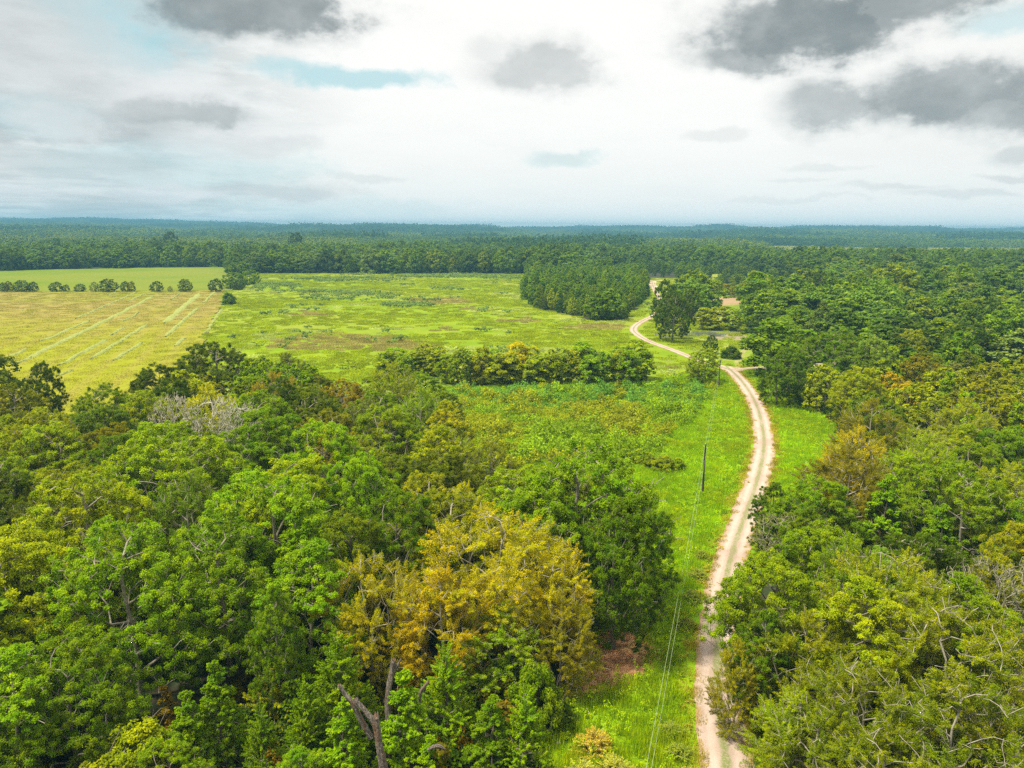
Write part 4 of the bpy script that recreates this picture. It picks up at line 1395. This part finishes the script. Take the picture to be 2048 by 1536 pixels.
# rough growth of the far meadow
FM = [weeds('weed', 91, 260, 2.6, .9, .50), weeds('weed', 92, 300, 2.2, 1.3, .50), blades('grass', 93, 420, 2.8, .4, 1.1, .16), blades('grass', 94, 420, 3.0, .3, .7, .18)]
gx, gy = grid_in(MEADOW, 3.9, [CLEARING, COPSE, HEDGE], road=2.2)
k = VN[7](gx + 900, gy + 300, 34, 4)
k2 = VN[2](gx * .5 + 2000, gy + 2000, 60, 3)
k3 = VN[3](gx * .6 + 300, gy * 1.4 + 800, 22, 3)
prob = np.clip(.45 + (k3 - .4) * 3.0, .3, 1)
sel = rng.random(len(gx)) < prob
gx, gy, k, k2, k3 = gx[sel], gy[sel], k[sel], k2[sel], k3[sel]
n = len(gx)
c = np.tile(np.array([.29, .385, .012]), (n, 1)) * (0.8 + .4 * k)[:, None]
far = np.clip((gy - 430) / 200, 0, 1)
pu, pv = proj(gx, gy)


def spots(lst):
    m = np.zeros(n)
    for u_, v_, a_, b_ in lst:
        m = np.maximum(m, 1 - ((pu - u_) / a_) ** 2 - ((pv - v_) / b_) ** 2)
    return m + (k - .5) * 1.2 + rng.normal(0, .12, n)


greyp = spots([(680, 594, 120, 13), (560, 574, 60, 7), (1000, 556, 60, 5), (700, 560, 160, 5), (820, 612, 60, 5), (900, 553, 150, 4)]) > .35
brown = spots([(630, 629, 60, 7), (880, 602, 80, 9), (1040, 640, 60, 8), (960, 618, 60, 5), (700, 690, 190, 24), (1190, 655, 110, 8), (880, 660, 70, 8)]) > .45
palep = (k > .58) & ~greyp & (rng.random(n) < .5)
dry = brown & ~greyp
c[greyp] = [.20, .30, .08]
c[palep] = [.42, .50, .16]
c[dry] = [.33, .31, .10]
c *= rng.uniform(.75, 1.25, (n, 1))
ix = np.where(greyp, 1, rng.integers(2, 4, n))
ix = np.where(rng.random(n) < .05, 0, ix)
s = rng.uniform(.6, 1.25, n)
scatter('rough_meadow_growth', FM, np.stack([gx, gy, np.full(n, .1)], 1), rng.uniform(0, 6.28, n), np.stack([s, s, s * np.where(greyp, 1.3, .6)], 1), ix, c)
print('MEADOW', n)

# low stubble tufts of the hay field and pasture
gx, gy = grid_in(HAY, 5.0, road=None, lim=(150, 600))
k = VN[5](gx + 100, gy + 40, 40, 3)
sel = (rng.random(len(gx)) < .75) & (np.abs(np.arctan2(gx, gy)) < .66)
gx, gy, k = gx[sel], gy[sel], k[sel]
n = len(gx)
c = np.where((rng.random(n) < k * 1.1 - .1)[:, None], np.array([.25, .27, .02]), np.array([.29, .25, .07])) * rng.uniform(.8, 1.2, (n, 1))
scatter('hay_stubble', [blades('grass', 96, 200, 3.4, .06, .18, .16), blades('grass', 97, 160, 3.6, .05, .15, .2)], np.stack([gx, gy, np.full(n, .07)], 1), rng.uniform(0, 6.28, n), np.ones((n, 3)), rng.integers(0, 2, n), c)

# undergrowth of the two near woods
UG = [low_tree(55, 'bush', 3.2, 4.6, 0, 1500, .30, .45, 12, 70), low_tree(56, 'bush', 2.4, 3.6, 0, 1200, .26, .4, 10, 60), low_tree(57, 'spire', 5, 2.6, 0, 1300, .26, .35, 14, 80)]
P_, T_ = [], []
for pl in (LEFTW, RIGHTW):
    gx, gy = grid_in(pl, 3.6, road=2.5)
    sel = VN[1](gx + 40, gy + 40, 12, 2) > .24
    gx, gy = gx[sel], gy[sel]
    n = len(gx)
    P_.append(np.stack([gx, gy, np.zeros(n)], 1))
    pal = np.array([(.055, .095, .010), (.08, .15, .012), (.14, .14, .012), (.07, .17, .014), (.18, .14, .016)])
    T_.append(pal[rng.choice(5, n, p=[.35, .25, .15, .15, .1])] * rng.uniform(.7, 1.2, (n, 1)))
P_, T_ = np.concatenate(P_), np.concatenate(T_)
n = len(P_)
s = rng.uniform(.7, 1.3, n)
scatter('undergrowth', UG, P_, rng.uniform(0, 6.28, n), np.stack([s, s, s], 1), rng.integers(0, 3, n), T_)

# dry leaves lying on the litter
gx, gy = grid_in(px_poly([(1140, 1290), (1200, 1255), (1270, 1250), (1320, 1290), (1325, 1325), (1285, 1350), (1230, 1380), (1160, 1410), (1125, 1350)]), .5, road=None)
n = len(gx)
lit = weeds('litter', 98, 40, .35, .12, .12, 1.0)
c = np.array([(.48, .27, .14), (.36, .20, .09), (.55, .35, .2), (.16, .18, .02)])[rng.choice(4, n, p=[.4, .3, .2, .1])] * rng.uniform(.7, 1.2, (n, 1))
scatter('dry_leaves', [lit], np.stack([gx, gy, np.full(n, .16)], 1), rng.uniform(0, 6.28, n), np.stack([np.ones(n)] * 2 + [rng.uniform(.5, 1.2, n)], 1), np.zeros(n), c)

# ------------------------------------------------------------------ windrows of cut hay
M_ROW = simple_mat('cut_hay', (0.23, 0.25, 0.06), (0.19, 0.215, 0.04), 1.2, (0.26, 0.26, 0.08), bump=1.0, bscale=4)
ROWS = [(29, 731, 308, 592, 2.6, 'longest one, running nearly the whole hay field'), (84, 683, 178, 642, 2.0, 'left of the upper half of the longest one'), (152, 638, 273, 584, 1.7, 'ending at the tree row, left of the longest one'),
        (253, 604, 290, 587, 1.6, 'short one just left of the far end of the longest one'), (116, 732, 212, 679, 1.9, 'first one right of the near end of the longest one'),
        (222, 671, 249, 655, 1.5, 'short one in line beyond the first one right of the longest'), (184, 719, 297, 649, 1.9, 'long thin one in the middle of the hay field'),
        (227, 722, 284, 685, 1.7, 'short one right of the long thin middle one'), (331, 647, 400, 587, 3.4, 'broadest one, leading to the tall trees of the row'), (333, 674, 398, 615, 2.0, 'right of the broadest one, parallel to it'),
        (408, 606, 429, 584, 1.8, 'short one ending near the last tree of the row'), (408, 668, 444, 618, 1.6, 'along the right edge of the hay field'),
        (350, 693, 369, 676, 1.8, 'short near one beside the huge domed oak'), (0, 725, 51, 698, 1.8, 'at the left edge of the photo'), (342, 600, 362, 586, 1.2, 'faint short one left of the broadest one'), (218, 591, 233, 584, 1.3, 'faint short one at the tree row'),
        (250, 643, 280, 624, 1.2, 'faint thin one above the long thin middle one'), (120, 752, 150, 741, 1.2, 'nearest faint one by the wood edge')]
for (u0, v0, u1, v1, w, lab) in ROWS:
    a_, b_ = at(u0, v0)[:2], at(u1, v1)[:2]
    L = np.linalg.norm(b_ - a_)
    k = int(L / 0.9) + 2
    dv = (b_ - a_) / L
    nv = np.array([dv[1], -dv[0]])
    V = []
    prof = [(-1, 0), (-.7, .55), (-.25, .95), (.2, 1), (.65, .6), (1, 0)]
    ph = random.random() * 50
    for i in range(k):
        s = i / (k - 1)
        c0 = a_ + dv * L * s + nv * (VN[0](np.array(i * .9 + ph), np.array(ph), 22, 2) - .5) * 2.5
        ww = w * .55 * (.65 + .7 * float(VN[1](np.array(i * .9), np.array(ph), 5, 2))) * min(1, s * 12 + .2, (1 - s) * 12 + .2)
        for (o_, hh) in prof:
            q = c0 + nv * (o_ * ww + random.gauss(0, .12))
            V.append((q[0], q[1], .05 + hh * .42 * random.uniform(.55, 1.25) if hh else 0.03))
    m_ = len(prof)
    F = [(i * m_ + j, i * m_ + j + 1, (i + 1) * m_ + j + 1, (i + 1) * m_ + j) for i in range(k - 1) for j in range(m_ - 1)]
    me = mesh('hay_windrow', V, F, M_ROW)
    tag(obj('hay_windrow', me), 'pale hay windrow, ' + lab, 'windrow', 'windrows of cut hay on the field')


# ------------------------------------------------------------------ dead wood, poles, wires, stake
def limb(points, radii, sides=14, rough=.12, seed=1, cap=True, jag=.35):
    """an irregular weathered limb as one closed tube with a splintered end"""
    g = np.random.default_rng(seed)
    P = smooth_path(points, .16)
    radii = np.array(radii) * .78
    tt = np.linspace(0, 1, len(P))
    rr = np.interp(tt, np.linspace(0, 1, len(radii)), radii)
    V, F = [], []
    ridge = g.normal(0, 1, sides)
    for i, p in enumerate(P):
        d = P[min(i + 1, len(P) - 1)] - P[max(i - 1, 0)]
        d /= np.linalg.norm(d)
        s = np.cross(d, [0.3, 1, 0.1])
        s /= np.linalg.norm(s)
        q = np.cross(s, d)
        for j in range(sides):
            th = j * 6.28318 / sides
            r = rr[i] * (1 + rough * ridge[j] * (.6 + .4 * math.sin(i * .35 + j)) + g.normal(0, rough * .35))
            e = 0
            if cap and i == len(P) - 1:
                e = abs(g.normal(0, jag)) * rr[i] * 2.5
                r *= .75
            V.append(p + (s * math.cos(th) + q * math.sin(th)) * max(r, .02) + d * e)
    for i in range(len(P) - 1):
        for j in range(sides):
            j2 = (j + 1) % sides
            F.append((i * sides + j, i * sides + j2, (i + 1) * sides + j2, (i + 1) * sides + j))
    V.append(P[-1] - (P[-1] - P[-2]))
    c = len(V) - 1
    b = (len(P) - 1) * sides
    for j in range(sides):
        F.append((b + j, b + (j + 1) % sides, c))
    return V, F


def atd(u, v, D):
    d = ray(u, v)
    return np.array([0, 0, H]) + d * (D / d[1])


def dead_tree(name, label, parts, base):
    e = bpy.data.objects.new(name, None)
    COL.objects.link(e)
    e.location = base
    tag(e, label, 'dead tree', 'broken dead trunks in the foreground')
    b = Vector(base)
    for nm, pts_, rad, seed in parts:
        V, F = limb(np.array(pts_) - np.array(base), rad, seed=seed)
        me = mesh(nm, V, F, M_DEAD)
        if me.materials:
            me.materials.append(M_BREAK)
            for p in me.polygons[-14:]:
                p.material_index = 1
        obj(nm, me, e)
    return e


D = 52.0
b0 = atd(768, 1560, D)
base = (b0[0] + .4, b0[1], 0.0)
dead_tree('dead_snag', 'tall forked dead grey snag leaning left between young trees', [
    ('trunk', [base, (b0[0] + .25, D, 3.0), atd(766, 1530, D), atd(757, 1480, D), atd(754, 1450, D), atd(752, 1432, D)], [.62, .55, .50, .42, .34, .30], 1),
    ('branch', [atd(756, 1470, D), atd(748, 1446, D), atd(728, 1420, D), atd(712, 1400, D)], [.34, .30, .26, .20], 2),
    ('branch', [atd(742, 1475, D + .5), atd(722, 1440, D + .4), atd(706, 1408, D + .3), atd(690, 1388, D + .3), atd(679, 1371, D + .3)], [.30, .30, .26, .24, .20], 3),
    ('stub', [atd(716, 1410, D), atd(715, 1396, D)], [.20, .10], 4)], base)
D2 = 57.5
b1 = atd(776, 1420, D2)
dead_tree('dead_snag', 'upright broken dead trunk with a splintered two-pronged top', [
    ('trunk', [(b1[0], D2, 0), (b1[0], D2, 5), atd(777, 1385, D2), atd(783, 1350, D2), atd(787, 1322, D2)], [.5, .42, .32, .30, .26], 5),
    ('stub', [atd(785, 1345, D2), atd(795, 1330, D2), atd(802, 1318, D2)], [.18, .14, .08], 6)], (b1[0], D2, 0))
D3 = 57.5
b2 = atd(836, 1440, D3)
dead_tree('dead_snag', 'short slanting dead stub beside the dense green cedar', [
    ('trunk', [(b2[0], D3, 0), (b2[0], D3, 5), atd(838, 1400, D3), atd(842, 1382, D3), atd(856, 1364, D3)], [.4, .34, .24, .24, .14], 7),
    ('stub', [atd(842, 1385, D3), atd(851, 1375, D3)], [.12, .10], 8)], (b2[0], D3, 0))
D4 = 50.0
b3 = atd(858, 1497, D4)
V, F = limb(np.array([atd(856, 1500, D4), atd(866, 1494, D4), atd(878, 1492, D4), atd(887, 1496, D4)]), [.13, .19, .17, .10], seed=9)
tag(obj('broken_branch', mesh('broken_branch', V, F, M_DEAD)), 'broken dead branch lying across the young trees at the bottom', 'branch')


def tube(P, r, sides=8):
    V, F = [], []
    P = np.array(P)
    for i, p in enumerate(P):
        d = P[min(i + 1, len(P) - 1)] - P[max(i - 1, 0)]
        d = d / np.linalg.norm(d)
        s = np.cross(d, [0, 0, 1.0]) if abs(d[2]) < .9 else np.cross(d, [1.0, 0, 0])
        s /= np.linalg.norm(s)
        q = np.cross(s, d)
        ri = r[i] if hasattr(r, '__len__') else r
        for j in range(sides):
            th = j * 6.28318 / sides
            V.append(p + (s * math.cos(th) + q * math.sin(th)) * ri)
    for i in range(len(P) - 1):
        for j in range(sides):
            j2 = (j + 1) % sides
            F.append((i * sides + j, i * sides + j2, (i + 1) * sides + j2, (i + 1) * sides + j))
    F.append(tuple(range(sides))[::-1])
    F.append(tuple(range((len(P) - 1) * sides, len(P) * sides)))
    return V, F


def pole(p, h, label):
    e = bpy.data.objects.new('utility_pole', None)
    COL.objects.link(e)
    e.location = (p[0], p[1], 0)
    tag(e, label, 'utility pole', 'wooden utility poles beside the gravel road')
    V, F = tube([(0, 0, -.3), (0, 0, h * .5), (.03, 0, h)], [.19, .165, .13], 12)
    obj('shaft', mesh('shaft', V, F, M_POLE), e)
    V, F = tube([(0, 0, h), (0, 0, h + .05), (0, 0, h + .16), (0, 0, h + .24)], [.05, .09, .09, .04], 10)
    obj('insulator', mesh('insulator', V, F, M_METAL), e)
    V, F = tube([(.12, 0, h - .75), (.24, 0, h - .75), (.30, 0, h - .70)], [.05, .08, .04], 10)
    obj('insulator', mesh('insulator', V, F, M_METAL), e)
    return e


PA, PB = at(1405, 989)[:2], at(1437, 776)[:2]
pole(PA, 9.0, 'dark wooden utility pole standing in the lush grass of the clearing')
pole(PB, 8.2, 'farther dark wooden utility pole beside the road junction')
q = atd(1287, 1536, 46.5)
dirw = q[:2] - PA
PC = PA + dirw / np.linalg.norm(dirw) * (np.linalg.norm(dirw) + 55)
for k, (dz, dx, nm) in enumerate(((.2, 0.0, 'upper'), (-.72, .30, 'lower'))):
    P = []
    for s in np.linspace(0, 1, 40):
        xy = PA * (1 - s) + PC * s
        P.append((xy[0] + dx, xy[1], 9.0 + dz * 1.0 + (0.4 if k else 0) * s - 1.5 * 4 * s * (1 - s) + .25 * s))
    for s in np.linspace(0, 1, 30)[1:]:
        xy = PA * (1 - s) + PB * s
        P.insert(0, (xy[0] + dx, xy[1], (9.0 + dz) * (1 - s) + (8.2 + dz) * s - .9 * 4 * s * (1 - s)))
    V, F = tube(P, .0095, 5)
    tag(obj('power_cable', mesh('power_cable', V, F, M_WIRE)), f'{nm} of two thin power cables sagging from the poles towards the viewer', 'cable', 'power cables on the utility poles')
s0 = at(1179, 1432)
V, F = tube([s0 + [0, 0, -.1], s0 + np.array([-.1, 0.05, .35]), s0 + np.array([-.26, .1, .75])], [.05, .045, .035], 8)
tag(obj('stake', mesh('stake', V, F, simple_mat('whitish_wood', (.62, .55, .42), (.5, .44, .33), 5))), 'short leaning whitish stake standing in the foreground grass', 'stake')

# ------------------------------------------------------------------ air
hz = 12400.0
rr_, aa_ = np.meshgrid(np.linspace(3000, 12000, 90), np.linspace(-.7, .7, 200))
ZTOP = float(terrain(rr_ * np.sin(aa_), rr_ * np.cos(aa_)).max()) + 24
print('ZTOP', ZTOP)
V = [(x, y, z) for z in (-4.0, ZTOP) for y in (-600, hz) for x in (-hz, hz)]
F = [(0, 2, 3, 1), (4, 5, 7, 6), (0, 1, 5, 4), (2, 6, 7, 3), (0, 4, 6, 2), (1, 3, 7, 5)]
mh, t = new_mat('haze')
t.add('ShaderNodeOutputMaterial', {'Volume': t.add('ShaderNodeVolumePrincipled', {'Color': (.14, .335, .455, 1), 'Density': 2.1e-4, 'Anisotropy': 0.0}).outputs[0]})
tag(obj('haze', mesh('haze', V, F, mh)), kind='stuff')
